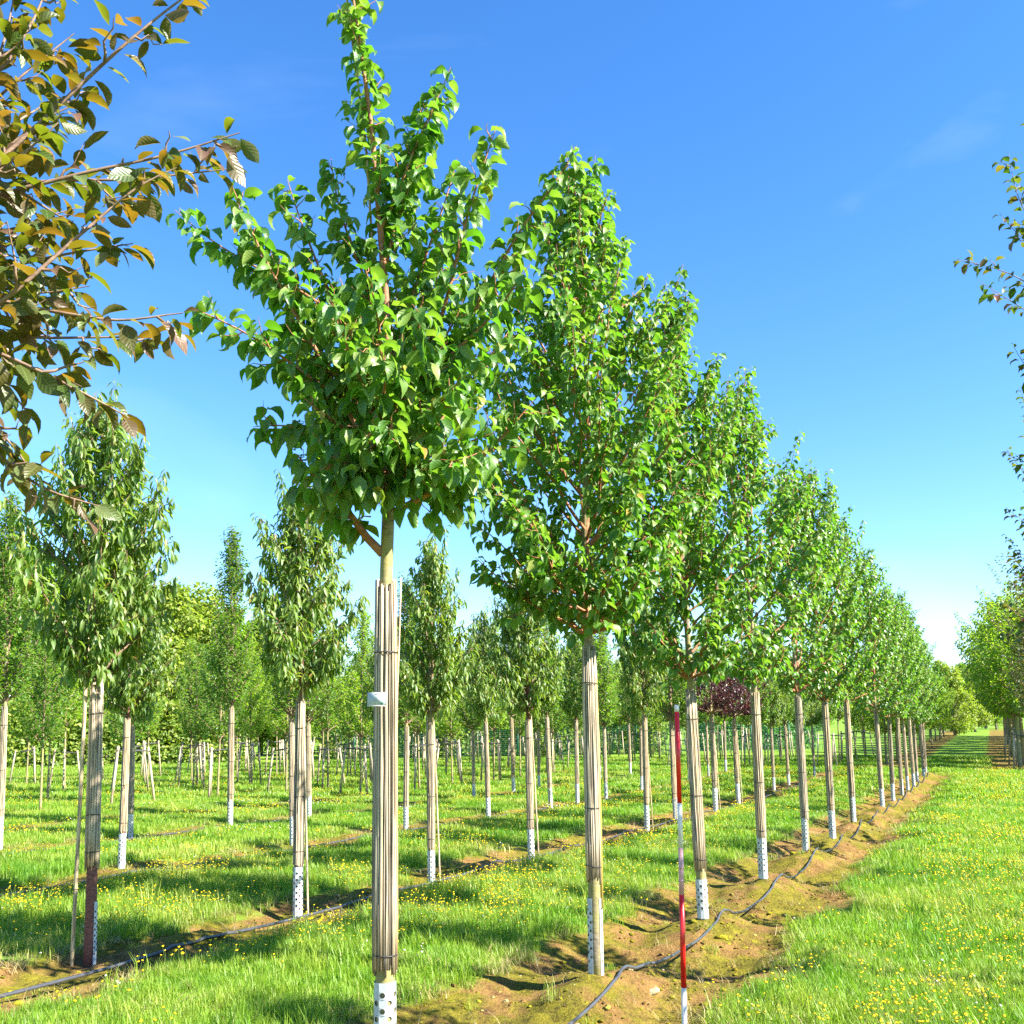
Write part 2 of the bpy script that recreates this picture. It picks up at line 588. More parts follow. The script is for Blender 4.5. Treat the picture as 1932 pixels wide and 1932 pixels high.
# ------------------------------------------------------------------ leaves
def leaf_shape(width, fold, curl, stations, peak=0.38, twist=0.0, wave=0.0):
    """one leaf, base at origin, length 1 along +Y, upper face +Z"""
    s = np.linspace(0, 1, stations)
    n = stations
    th = -curl * (s ** 1.3) + curl * 0.25
    ds = 1.0 / (n - 1)
    cy, cz = [0.0], [0.0]
    for i in range(1, n):
        a = 0.5 * (th[i] + th[i - 1])
        cy.append(cy[-1] + ds * math.cos(a))
        cz.append(cz[-1] + ds * math.sin(a))
    V, U = [(0, 0, 0)], [(0, 0)]
    for i in range(1, n - 1):
        t = s[i]
        w = width * (math.sin(math.pi * t ** (math.log(0.5) / math.log(peak))) ** (0.8 if t < peak else 1.15))
        zl = math.sin(i * 2.1) * wave * w
        up = fold * w
        tw = twist * t
        nx = (-math.sin(th[i]) * 1.0, math.cos(th[i]))
        for sx in (-1, 0, 1):
            hgt = (up + sx * zl + sx * tw * w) if sx else 0
            V.append((sx * w * math.cos(fold * 0.7), cy[i] + nx[0] * hgt, cz[i] + nx[1] * hgt))
            U.append((sx, t))
    V.append((0, cy[-1], cz[-1]))
    U.append((0, 1))
    F = [(0, 2, 1), (0, 3, 2)]
    for i in range(n - 3):
        a, b = 1 + 3 * i, 4 + 3 * i
        F += [(a, a + 1, b + 1), (a, b + 1, b), (a + 1, a + 2, b + 2), (a + 1, b + 2, b + 1)]
    a, tp = 1 + 3 * (n - 3), len(V) - 1
    F += [(a, a + 1, tp), (a + 1, a + 2, tp)]
    return np.array(V, float), np.array(F, int), np.array(U, float)


SHAPES = {
    'broad': [leaf_shape(0.29, 0.45, 1.1, 6, 0.38, 0.1, 0.12), leaf_shape(0.27, 0.6, 1.6, 6, 0.36, -0.2, 0.14), leaf_shape(0.31, 0.3, 0.8, 6, 0.38, 0.15, 0.10), leaf_shape(0.26, 0.75, 2.0, 6, 0.38, 0.1, 0.12)],
    'broad_mid': [leaf_shape(0.31, 0.5, 1.1, 4, 0.42), leaf_shape(0.29, 0.6, 1.6, 4, 0.42), leaf_shape(0.33, 0.3, 0.7, 4, 0.42)],
    'bronze': [leaf_shape(0.25, 0.35, 0.5, 6, 0.50, 0.1, 0.08), leaf_shape(0.23, 0.55, 0.9, 6, 0.48, -0.2, 0.1), leaf_shape(0.27, 0.2, 0.3, 6, 0.5, 0.1, 0.08), leaf_shape(0.21, 0.7, 1.1, 6, 0.5, 0.2, 0.1)],
    'narrow': [leaf_shape(0.15, 0.5, 0.9, 4, 0.48), leaf_shape(0.13, 0.6, 1.4, 4, 0.48), leaf_shape(0.16, 0.4, 0.5, 4, 0.48)],
    'small': [leaf_shape(0.27, 0.4, 0.6, 4, 0.48), leaf_shape(0.25, 0.5, 1.0, 4, 0.48)],
    'tiny': [leaf_shape(0.30, 0.4, 0.5, 3, 0.5), leaf_shape(0.34, 0.3, 0.3, 3, 0.5)],
}


def frames(axis, up):
    a = axis / (np.linalg.norm(axis, axis=1, keepdims=True) + 1e-9)
    x = np.cross(a, up)
    x /= (np.linalg.norm(x, axis=1, keepdims=True) + 1e-9)
    nrm = np.cross(x, a)
    return np.stack([x, a, nrm], axis=2)           # columns


def leaves_mesh(name, shapes, L, mat, rng):
    """L: dict of pos, axis, up, size arrays -> one mesh of all leaves"""
    N = len(L['pos'])
    R = frames(L['axis'], L['up'])
    var = rng.integers(0, len(shapes), N)
    Vs, Fs, Us = [], [], []
    base = 0
    for k, (V, F, U) in enumerate(shapes):
        idx = np.where(var == k)[0]
        if not len(idx):
            continue
        W = np.einsum('nij,vj->nvi', R[idx], V) * L['size'][idx][:, None, None] + L['pos'][idx][:, None, :]
        Vs.append(W.reshape(-1, 3))
        Fs.append((F[None] + (base + np.arange(len(idx)) * len(V))[:, None, None]).reshape(-1, 3))
        u = np.empty((len(idx), len(V), 3))
        u[:, :, :2] = U[None]
        u[:, :, 2] = rng.random(len(idx))[:, None]
        Us.append(u.reshape(-1, 3))
        base += len(idx) * len(V)
    return tri_mesh(name, np.concatenate(Vs), np.concatenate(Fs), mat, {'luv': ('FLOAT_VECTOR', np.concatenate(Us))})


def single_leaf_meshes(name, shapes, mat):
    out = []
    for V, F, U in shapes:
        for r in (0.0, 0.37):
            u = np.concatenate([U, np.full((len(U), 1), r)], axis=1)
            out.append(tri_mesh(name, V, F, mat, {'luv': ('FLOAT_VECTOR', u)}))
    return out


# ------------------------------------------------------------------ branching
def bez(a, b, c, n):
    t = np.linspace(0, 1, n)[:, None]
    return (1 - t) ** 2 * a + 2 * t * (1 - t) * b + t * t * c


def wobble(P, amp, rng):
    n = len(P)
    k = np.linspace(0, 1, n)
    out = P.copy()
    for ax in range(3):
        out[:, ax] += amp * np.sin(k * rng.uniform(5, 10) + rng.uniform(0, 6)) * np.minimum(1, 3 * k)
    return out


def limb(start, end, bow, rng, lift=0.5, amp=0.02):
    """branch from start to end that leaves outward and then rises (bow > 0) or arches over (bow < 0)"""
    start, end = np.asarray(start, float), np.asarray(end, float)
    mid = start * (1 - lift) + end * lift
    mid = mid + np.array([0, 0, -bow])
    L = np.linalg.norm(end - start)
    P = bez(start, mid, end, max(5, int(L / 0.09)))
    return wobble(P, amp, rng)


def polylen(P):
    return float(np.linalg.norm(np.diff(P, axis=0), axis=1).sum())


def sample(P, s):
    d = np.concatenate([[0], np.cumsum(np.linalg.norm(np.diff(P, axis=0), axis=1))])
    x = s * d[-1]
    i = min(len(P) - 2, int(np.searchsorted(d, x, side='right') - 1))
    t = (x - d[i]) / (d[i + 1] - d[i] + 1e-9)
    return P[i] * (1 - t) + P[i + 1] * t, norm(P[i + 1] - P[i])


class Crown:
    def __init__(self, rng, leaf=0.10, gap=0.045, droop=0.7, spread=0.9, along=0.35, jitter=0.35, tipsize=0.75):
        self.rng, self.leaf, self.gap = rng, leaf, gap
        self.droop, self.spread, self.along, self.jitter, self.tipsize = droop, spread, along, jitter, tipsize
        self.branches = []              # list of lists of (P, R)
        self.pos, self.axis, self.size, self.up = [], [], [], []

    def leafy(self, P, s0=0.1, s1=1.0, gap=None, k=1.0):
        rng = self.rng
        L = polylen(P)
        gap = gap or self.gap
        n = max(2, int(L * (s1 - s0) / gap))
        ang = rng.uniform(0, 6.28)
        for i in range(n):
            s = s0 + (s1 - s0) * (i + rng.uniform(0, 0.7)) / n
            p, t = sample(P, min(s, 0.999))
            ang += 2.4 + rng.uniform(-0.4, 0.4)
            ref = np.array([0, 0, 1.0]) if abs(t[2]) < 0.9 else np.array([1.0, 0, 0])
            x = norm(np.cross(t, ref))
            y = np.cross(t, x)
            out = math.cos(ang) * x + math.sin(ang) * y
            out[2] *= 0.5
            a = out * self.spread + t * self.along + np.array([0, 0, -self.droop * rng.uniform(0.2, 1.4)]) + rng.normal(0, self.jitter, 3) * 0.5
            a = norm(a)
            up = norm(np.array([0, 0, 1.0]) + out * 0.45 + rng.normal(0, self.jitter, 3))
            if abs(np.dot(up, a)) > 0.92:
                up = norm(out + np.array([0.2, 0.1, 0.6]))
            sz = self.leaf * k * rng.uniform(0.72, 1.2) * (1 - (1 - self.tipsize) * max(0, (s - 0.7) / 0.3))
            self.pos.append(p + a * sz * 0.18)
            self.axis.append(a)
            self.up.append(up)
            self.size.append(sz)

    def primary(self, P, r0, twig_gap=0.16, twig_len=(0.25, 0.55), s_twig=0.15, s_leaf=0.3, rise=0.25, k=1.0, up=0.3):
        rng = self.rng
        L = polylen(P)
        R = r0 * (1 - np.linspace(0, 1, len(P))) ** 0.8 + 0.0016
        group = [(P, R, 6)]
        self.leafy(P, s_leaf, 1.0, None, k)
        n = int(L * (1 - s_twig) / twig_gap)
        ang = rng.uniform(0, 6.28)
        for i in range(n):
            s = s_twig + (0.97 - s_twig) * (i + rng.uniform(0, 0.8)) / max(1, n)
            p, t = sample(P, s)
            ang += 2.4 + rng.uniform(-0.5, 0.5)
            ref = np.array([0, 0, 1.0]) if abs(t[2]) < 0.9 else np.array([1.0, 0, 0])
            x = norm(np.cross(t, ref))
            y = np.cross(t, x)
            o = math.cos(ang) * x + math.sin(ang) * y
            d = norm(o * 0.75 + t * 0.6 + np.array([0, 0, up]))
            tl = rng.uniform(*twig_len) * (1.05 - 0.72 * s)
            e = p + d * tl + np.array([0, 0, rise * tl * rng.uniform(-0.2, 1)])
            Q = limb(p, e, 0.12 * tl, rng, 0.5, 0.01)
            rr = 0.0042 * (1 - np.linspace(0, 1, len(Q))) + 0.0011
            group.append((Q, rr, 4))
            self.leafy(Q, 0.12, 1.0, None, k)
        self.branches.append(group)

    def leaf_dict(self, sel=None):
        d = dict(pos=np.array(self.pos), axis=np.array(self.axis), up=np.array(self.up), size=np.array(self.size))
        return d if sel is None else {k: v[sel] for k, v in d.items()}


def wood_mesh(groups, name, mat, minr=0.0):
    mb = MB()
    for g in groups:
        for P, R, sd in g:
            if np.max(R) < minr:
                continue
            mb.tube(P, R, sd, cap=False)
    return mb.mesh(name, mat)


def envelope_crown(rng, c, z0, z1, prof, nprim, *a, shoots=0, rag=0.0, **k):
    _envelope(rng, c, z0, z1, prof, nprim, *a, rag=rag, **k)
    for i in range(shoots):
        t = rng.uniform(0.25, 0.95)
        ang = rng.uniform(0, 6.28)
        zs = z0 + (z1 - z0) * t * 0.75
        r = prof(t) * rng.uniform(0.75, 1.15)
        ln = rng.uniform(0.5, 1.15)
        st = np.array([math.cos(ang) * r * 0.35, math.sin(ang) * r * 0.35, zs])
        en = np.array([math.cos(ang) * r, math.sin(ang) * r, zs + ln + 0.35 * r])
        Q = limb(st, en, 0.10, rng, 0.6, 0.02)
        c.branches.append([(Q, np.linspace(0.007, 0.0015, len(Q)), 5)])
        c.leafy(Q, 0.2, 1.0, c.gap * 0.8, 0.92)


def _envelope(rng, c, z0, z1, prof, nprim, lean=0.9, r0=0.012, up0=0.25, leader_top=None, twig_len=(0.22, 0.5), twig_gap=0.17, s_leaf=0.3, bow=0.15, upt=0.3, k=1.0, rag=0.0):
    """leader plus primaries ending on the envelope radius prof(t)"""
    lt = leader_top or z1
    P = wobble(np.stack([np.zeros(24), np.zeros(24), np.linspace(z0 - 0.15, lt, 24)], 1), 0.03, rng)
    P[0, :2] = 0
    c.branches.append([(P, np.linspace(0.03, 0.002, 24), 7)])
    c.leafy(P, 0.35, 1.0, None, k)
    ang = rng.uniform(0, 6.28)
    for i in range(nprim):
        t = (i + rng.uniform(0, 0.8)) / nprim
        ze = z0 + 0.25 + (z1 - z0 - 0.25) * t ** 0.95
        ang += 2.4 + rng.uniform(-0.35, 0.35)
        r = prof((ze - z0) / (z1 - z0)) * rng.uniform(0.78, 1.12) * (1 + rag * math.sin(ang * 2 + ze * 2.1 + nprim)) * (1 - rag * rng.random())
        zs = max(z0 - 0.02, ze - lean * rng.uniform(0.7, 1.2) * (0.45 + r))
        end = np.array([math.cos(ang) * r, math.sin(ang) * r, ze])
        st = np.array([P[:, 0].mean() * 0, 0, zs])
        Q = limb(st, end, bow * rng.uniform(0.3, 1.2), rng, 0.55, 0.025)
        c.primary(Q, r0 * (1.15 - 0.5 * t), twig_gap, twig_len, 0.18, s_leaf, up0, k, upt)


# ------------------------------------------------------------------ the parts of a nursery tree
def reed_canes(rng, z0, z1, r, n, bulge=0.006):
    """list of tubes of a reed wrap, each with its own little bends"""
    out = []
    for i in range(n):
        a = 2 * math.pi * (i + rng.uniform(-0.2, 0.2)) / n
        zz = np.linspace(z0 + rng.uniform(0, 0.05), z1 - rng.uniform(0, 0.06) ** 1.0, 7)
        u = (zz - z0) / (z1 - z0)
        rad = r * (1 - 0.13 * u) + bulge * np.sin(u * math.pi) + rng.uniform(-0.003, 0.0045) + rng.normal(0, 0.0012, 7)
        da = a + np.cumsum(rng.normal(0, 0.035, 7))
        P = np.stack([rad * np.cos(da), rad * np.sin(da), zz], 1)
        R = np.full(7, rng.uniform(0.0036, 0.0072)) * (1 + 0.12 * (np.arange(7) % 2))
        out.append((P, R))
    return out


def ring(r, z, tr=0.0028, tilt=0.0, ph=0.0, n=20):
    a = np.linspace(0, 2 * math.pi, n + 1)
    P = np.stack([r * np.cos(a), r * np.sin(a), z + tilt * np.cos(a + ph)], 1)
    return P, np.full(n + 1, tr)


def guard_mesh(name, r, z1, arc=360, rows=None, nholes=9, clear=0.09, flare=0.0):
    """perforated plastic sleeve; every second cell of the grid has a round hole"""
    cols = nholes * 2
    da = math.radians(arc) / cols
    dz = r * da if arc > 200 else r * da
    rows = max(2, int((z1 - clear - 0.03) / dz))
    mb = MB()

    def pt(u, v):
        z = v
        rr = r * (1 + flare * (1 - v / z1))
        return (rr * math.cos(u), rr * math.sin(u), z)
    a0 = -math.radians(arc) / 2
    # plain foot and collar
    zb, zt = clear, clear + rows * dz
    for i in range(cols):
        u0, u1 = a0 + i * da, a0 + (i + 1) * da
        mb.add([pt(u0, 0), pt(u1, 0), pt(u1, zb), pt(u0, zb)], [(0, 1, 2, 3)])
        mb.add([pt(u0, zt), pt(u1, zt), pt(u1, z1), pt(u0, z1)], [(0, 1, 2, 3)])
        for j in range(rows):
            v0, v1 = zb + j * dz, zb + (j + 1) * dz
            if (i + j) % 2:
                mb.add([pt(u0, v0), pt(u1, v0), pt(u1, v1), pt(u0, v1)], [(0, 1, 2, 3)])
            else:
                uc, vc = (u0 + u1) / 2, (v0 + v1) / 2
                outer, inner = [], []
                for k in range(8):
                    a = math.radians(45 * k)
                    ca, sa = math.cos(a), math.sin(a)
                    m = max(abs(ca), abs(sa))
                    outer.append(pt(uc + ca / m * da / 2, vc + sa / m * dz / 2))
                    inner.append(pt(uc + ca * da * 0.38, vc + sa * dz * 0.38))
                V = outer + inner
                mb.add(V, [(k, (k + 1) % 8, 8 + (k + 1) % 8, 8 + k) for k in range(8)])
    # merge-free thin sheet; give it thickness by an inner copy
    V = np.array(mb.V)
    F = np.array(mb.F)
    V2 = V.copy()
    V2[:, :2] *= 0.965
    VV = np.concatenate([V, V2])
    FF = np.concatenate([F, F[:, ::-1] + len(V)])
    return tri_mesh(name, VV, FF, GUARD, None, False)


def trunk_mesh(name, pts, radii, mat, sides=12):
    mb = MB()
    n = 14
    P = np.asarray(pts, float)
    d = np.linspace(0, 1, n)
    Q = np.array([sample(P, min(s, 0.999))[0] for s in d])
    R = np.interp(d, np.linspace(0, 1, len(radii)), radii)
    mb.tube(Q, R, sides)
    return mb.mesh(name, mat)


ORD = ['first', 'second', 'third', 'fourth', 'fifth', 'sixth', 'seventh', 'eighth', 'ninth', 'tenth', 'eleventh', 'twelfth', 'thirteenth', 'fourteenth', 'fifteenth',
       'sixteenth', 'seventeenth', 'eighteenth', 'nineteenth', 'twentieth', 'twenty-first', 'twenty-second', 'twenty-third', 'twenty-fourth', 'twenty-fifth']


# ------------------------------------------------------------------ setting: the ground
def build_ground():
    xs = np.concatenate([-np.geomspace(1500, 42, 14), np.arange(-40, -13, 0.5), np.arange(-13, -8.2, 0.14), np.arange(-8.2, 4.0, 0.065), np.arange(4.0, 14, 0.6), np.geomspace(14.5, 1500, 18)])
    ys = np.concatenate([-np.geomspace(600, 3, 8), np.arange(-2, 4.4, 0.3), np.arange(4.4, 20, 0.065), np.arange(20, 34, 0.12), np.arange(34, 62, 0.35), np.geomspace(63, 2500, 36)])
    X, Y = np.meshgrid(xs, ys)
    Z = gh(X, Y)
    S = np.maximum(soil_mask(X, Y), far_soil(X, Y))
    nx, ny = len(xs), len(ys)
    i = np.arange(nx - 1)[None] + np.arange(ny - 1)[:, None] * nx
    F = np.stack([i, i + 1, i + nx + 1, i + nx], -1).reshape(-1, 4)
    me = tri_mesh('ground', np.stack([X, Y, Z], -1).reshape(-1, 3), F, GROUND, {'soil': ('FLOAT', S.ravel())})
    tag(obj('ground', me), kind='structure')


build_ground()


# ------------------------------------------------------------------ grass and flowers (uncountable: stuff)
def tuft_mesh(rng, n, rad, h, w, lean=0.5):
    V, F = [], []
    for _ in range(n):
        a, rr = rng.uniform(0, 6.28), rad * math.sqrt(rng.random())
        b = np.array([math.cos(a) * rr, math.sin(a) * rr, -0.01])
        hh = h * rng.uniform(0.5, 1.25)
        la = rng.uniform(0, 6.28)
        ld = np.array([math.cos(la), math.sin(la), 0]) * hh * lean * rng.uniform(0.2, 1.3)
        s = np.array([-math.sin(la), math.cos(la), 0]) * w * rng.uniform(0.7, 1.3)
        p1, p2 = b + ld * 0.3 + np.array([0, 0, hh * 0.55]), b + ld + np.array([0, 0, hh * 0.92])
        k = len(V)
        V += [b - s, b + s, p1 - s * 0.8, p1 + s * 0.8, p2]
        F += [(k, k + 1, k + 3), (k, k + 3, k + 2), (k + 2, k + 3, k + 4)]
    return V, F


def scatter(name, label, cat, P, rot, scl, idx, sources):
    """one stuff object whose points carry instances of the source meshes"""
    cl = bpy.data.collections.new(name + '_sources')
    for k, me in enumerate(sources):
        o = bpy.data.objects.new('%s_source_%02d' % (name, k), me)
        cl.objects.link(o)
    me = bpy.data.meshes.new(name)
    me.vertices.add(len(P))
    me.vertices.foreach_set('co', np.asarray(P, np.float32).ravel())
    for an, tp, d in (('rot', 'FLOAT_VECTOR', rot), ('scl', 'FLOAT_VECTOR', scl), ('idx', 'INT', idx)):
        a = me.attributes.new(an, tp, 'POINT')
        if tp == 'INT':
            a.data.foreach_set('value', np.asarray(d, np.int32).ravel())
        else:
            a.data.foreach_set('vector', np.asarray(d, np.float32).ravel())
    o = obj(name, me)
    ng = bpy.data.node_groups.new(name + '_scatter', 'GeometryNodeTree')
    ng.interface.new_socket('Geometry', in_out='INPUT', socket_type='NodeSocketGeometry')
    ng.interface.new_socket('Geometry', in_out='OUTPUT', socket_type='NodeSocketGeometry')
    N, L = ng.nodes, ng.links
    gi, go = N.new('NodeGroupInput'), N.new('NodeGroupOutput')
    ci = N.new('GeometryNodeCollectionInfo')
    ci.inputs['Collection'].default_value = cl
    ci.inputs['Separate Children'].default_value = True
    ci.inputs['Reset Children'].default_value = True
    ip = N.new('GeometryNodeInstanceOnPoints')
    ip.inputs['Pick Instance'].default_value = True

    def named(nm, tp):
        a = N.new('GeometryNodeInputNamedAttribute')
        a.data_type = tp
        a.inputs['Name'].default_value = nm
        return [s for s in a.outputs if s.enabled and s.name == 'Attribute'][0]
    L.new(gi.outputs[0], ip.inputs['Points'])
    L.new(ci.outputs[0], ip.inputs['Instance'])
    L.new(named('idx', 'INT'), ip.inputs['Instance Index'])
    er = N.new('FunctionNodeEulerToRotation')
    L.new(named('rot', 'FLOAT_VECTOR'), er.inputs[0])
    L.new(er.outputs[0], ip.inputs['Rotation'])
    L.new(named('scl', 'FLOAT_VECTOR'), ip.inputs['Scale'])
    L.new(ip.outputs[0], go.inputs[0])
    md = o.modifiers.new('scatter', 'NODES')
    md.node_group = ng
    tag(o, label, cat, None, 'stuff')
    return o


def frustum_points(rng, n, dmin, dmax, margin=0.10, power=1.0):
    """ground points spread evenly over the ground that the camera (or a step beside it) can see"""
    lim = math.atan(CXY / FPX) + margin
    d = np.sqrt(rng.random(n) * (dmax ** 2 - dmin ** 2) + dmin ** 2)
    a = rng.uniform(-lim, lim, n)
    az = a - YAW
    return np.stack([d * np.sin(az), d * np.cos(az)], 1)


def build_grass():
    rng = np.random.default_rng(21)
    src = []
    for k in range(4):
        src.append(tri_mesh('short_tuft', *tuft_mesh(rng, 34, 0.085, 0.085, 0.0024, 0.55), GRASS))
    for k in range(2):
        src.append(tri_mesh('long_tuft', *tuft_mesh(rng, 26, 0.06, 0.15, 0.0026, 0.5), GRASS))
    for k in range(3):
        src.append(tri_mesh('coarse_tuft', *tuft_mesh(rng, 46, 0.20, 0.10, 0.0050, 0.55), GRASS))
    for k in range(2):
        src.append(tri_mesh('far_tuft', *tuft_mesh(rng, 60, 0.42, 0.12, 0.010, 0.5), GRASS))
    Ps, I, S, DRY = [], [], [], []
    for dmin, dmax, dens, kinds, sc in ((4.0, 9.5, 170, (0, 1, 2, 3), (0.75, 1.25)), (9.5, 17, 95, (0, 1, 2, 3), (0.9, 1.45)), (17, 32, 24, (6, 7, 8), (0.8, 1.2)), (32, 62, 6.5, (9, 10), (0.8, 1.3))):
        lim = math.atan(CXY / FPX) + 0.10
        n = int(dens * lim * (dmax ** 2 - dmin ** 2))
        p = frustum_points(rng, n, dmin, dmax)
        so = np.maximum(soil_mask(p[:, 0], p[:, 1]), far_soil(p[:, 0], p[:, 1]))
        keep = rng.random(n) > np.clip(so * 1.15, 0, 0.992)
        p, so = p[keep], so[keep]
        idx = rng.choice(kinds, len(p))
        s = rng.uniform(*sc, len(p)) * (0.75 + 0.6 * fbm(p[:, 0] * 0.8, p[:, 1] * 0.8, 3))
        if dmax <= 17:
            lg = (rng.random(len(p)) < 0.10 + 0.25 * (so > 0.1)) & (fbm(p[:, 0] * 0.9 + 5, p[:, 1] * 0.9) > 0.42)
            idx[lg] = rng.choice((4, 5), lg.sum())
        s = s * np.where(so > 0.5, 0.7, 1)
        Ps.append(p)
        I.append(idx)
        S.append(s)
        DRY.append((p, so, dmax))
    p, idx, s = np.concatenate(Ps), np.concatenate(I), np.concatenate(S)
    P = np.stack([p[:, 0], p[:, 1], gh(p[:, 0], p[:, 1])], 1)
    rot = np.stack([rng.normal(0, 0.08, len(p)), rng.normal(0, 0.08, len(p)), rng.uniform(0, 6.28, len(p))], 1)
    scl = np.stack([s, s, s * rng.uniform(0.75, 1.25, len(p))], 1)
    scatter('grass', 'bright green meadow grass growing between the tree rows', 'grass', P, rot, scl, idx, src)
    straw = grass_mat('straw', [(0, (0.22, 0.17, 0.06)), (0.5, (0.36, 0.28, 0.11)), (1, (0.50, 0.42, 0.22))], ((0.3, 0.24, 0.08), (0.42, 0.34, 0.14)))
    ds = [tri_mesh('dry_tuft', *tuft_mesh(rng, 22, 0.10, 0.085, 0.0022, 1.6), straw) for _ in range(4)]
    pp = []
    for q, so, dm in DRY[:3]:
        w = np.where((so > 0.08), 0.55, 0.035) * (0.5 + (fbm(q[:, 0] * 2, q[:, 1] * 2, 2) > 0.5))
        pp.append(q[rng.random(len(q)) < w])
    n = 26000
    q = frustum_points(rng, n, 4.5, 26)
    so = soil_mask(q[:, 0], q[:, 1])
    pp.append(q[(rng.random(n) < 0.5 * so * (so < 0.9) + 0.06 * (so >= 0.9))])
    p = np.concatenate(pp)
    P = np.stack([p[:, 0], p[:, 1], gh(p[:, 0], p[:, 1])], 1)
    s = rng.uniform(0.6, 1.3, len(p))
    rot = np.stack([rng.normal(0, 0.15, len(p)), rng.normal(0, 0.15, len(p)), rng.uniform(0, 6.28, len(p))], 1)
    scatter('dry_grass', 'straw-coloured dead grass along the edges of the bare strips', 'dry grass', P, rot, np.stack([s, s, s], 1), rng.integers(0, 4, len(p)), ds)


def flower_mesh(rng, n, spread, h, r, mats):
    me_v, me_f, me_m = [], [], []
    for _ in range(n):
        a, rr = rng.uniform(0, 6.28), spread * math.sqrt(rng.random())
        b = np.array([math.cos(a) * rr, math.sin(a) * rr, 0])
        hh = h * rng.uniform(0.5, 1.2)
        t = b + np.array([rng.normal(0, 0.15) * hh, rng.normal(0, 0.15) * hh, hh])
        V, F = tube([b, (b + t) / 2 + rng.normal(0, 0.006, 3), t], [0.0012, 0.0011, 0.001], 3, False)
        k = len(me_v)
        me_v += V
        for q in F:
            me_f += [(k + q[0], k + q[1], k + q[2]), (k + q[0], k + q[2], k + q[3])]
            me_m += [1, 1]
        k = len(me_v)
        nr = norm(np.array([rng.normal(0, 0.35), rng.normal(0, 0.35), 1]))
        x = norm(np.cross(nr, [0, 1, 0.1]))
        y = np.cross(nr, x)
        rad = r * rng.uniform(0.7, 1.2)
        me_v += [t + nr * 0.003, t - nr * 0.006]
        for j in range(10):
            aa = j * math.pi / 5
            q = rad * (1.0 if j % 2 == 0 else 0.75)
            me_v.append(t + q * (math.cos(aa) * x + math.sin(aa) * y) + nr * 0.004)
        for j in range(10):
            me_f += [(k, k + 2 + j, k + 2 + (j + 1) % 10), (k + 1, k + 2 + (j + 1) % 10, k + 2 + j)]
            me_m += [0, 0]
    me = tri_mesh('flower_clump', me_v, me_f, None, None, False)
    for m in mats:
        me.materials.append(m)
    me.polygons.foreach_set('material_index', np.array(me_m, np.int32))
    return me


def build_flowers():
    rng = np.random.default_rng(31)
    ysrc = [flower_mesh(rng, 3, 0.10, 0.17, 0.0125, (PETAL, STEM)) for _ in range(4)] + [flower_mesh(rng, 6, 0.28, 0.15, 0.018, (PETAL, STEM)) for _ in range(2)]
    wsrc = [flower_mesh(rng, 3, 0.09, 0.11, 0.010, (PETALW, STEM)) for _ in range(3)] + [flower_mesh(rng, 6, 0.3, 0.10, 0.016, (PETALW, STEM)) for _ in range(2)]

    def place(name, label, src, dens, near_n, weight, seed):
        rg = np.random.default_rng(seed)
        A = []
        I = []
        for dmin, dmax, de, ids in ((4.5, 18, dens, range(near_n)), (18, 50, dens * 0.22, range(near_n, len(src)))):
            lim = math.atan(CXY / FPX) + 0.08
            n = int(de * lim * (dmax ** 2 - dmin ** 2))
            p = frustum_points(rg, n, dmin, dmax, 0.08)
            w = weight(p[:, 0], p[:, 1]) * (1 - soil_mask(p[:, 0], p[:, 1]) * 0.97) * (1 - far_soil(p[:, 0], p[:, 1]))
            k = rg.random(n) < w
            A.append(p[k])
            I.append(rg.choice(list(ids), k.sum()))
        p, idx = np.concatenate(A), np.concatenate(I)
        P = np.stack([p[:, 0], p[:, 1], gh(p[:, 0], p[:, 1])], 1)
        rot = np.stack([np.zeros(len(p)), np.zeros(len(p)), rg.uniform(0, 6.28, len(p))], 1)
        s = rg.uniform(0.7, 1.25, len(p))
        scatter(name, label, 'flowers', P, rot, np.stack([s, s, s], 1), idx, src)
        print(name, len(P))

    def wy(x, y):
        nmask = sstep(0.47, 0.62, fbm(x * 0.8 + 3, y * 0.5 + 8, 4)) * (0.35 + 1.3 * sstep(0.4, 0.65, fbm(x * 2.6, y * 2.6, 2)))
        path = np.exp(-((x + 0.45) / 0.9) ** 2) * 0.75
        band = np.exp(-((x + 5.7) / 0.55) ** 2) * 0.8 + np.exp(-((x + 9.6) / 0.7) ** 2) * 0.8 + np.exp(-((x + 7.7) / 0.5) ** 2) * 0.35
        near = np.exp(-((x + 4.9) / 0.9) ** 2) * np.exp(-((y - 6) / 3.5) ** 2) * 1.2
        return np.clip(nmask * (0.18 + path + band) + 0.35 * (path + band) * 0.6 + near * nmask + 0.03, 0, 1)

    def ww(x, y):
        return np.clip(sstep(0.55, 0.72, fbm(x * 0.5 + 30, y * 0.5, 3)) * (0.15 + 0.85 * (x < -10)) + 0.02, 0, 1)
    place('yellow_wildflowers', 'small yellow wildflowers dotted through the grass', ysrc, 60, 4, wy, 41)
    place('white_clover', 'small white clover heads in the grass', wsrc, 16, 3, ww, 42)


def clod_mesh(rng):
    V, F = [], []
    nu, nv = 7, 5
    for j in range(nv):
        ph = math.pi * j / (nv - 1)
        for i in range(nu):
            th = 2 * math.pi * i / nu
            r = rng.uniform(0.7, 1.2)
            V.append((r * math.sin(ph) * math.cos(th), r * math.sin(ph) * math.sin(th), 0.6 * r * math.cos(ph)))
    for j in range(nv - 1):
        for i in range(nu):
            a, b = j * nu + i, j * nu + (i + 1) % nu
            F += [(a, a + nu, b + nu), (a, b + nu, b)]
    return tri_mesh('clod', V, F, CLOD)


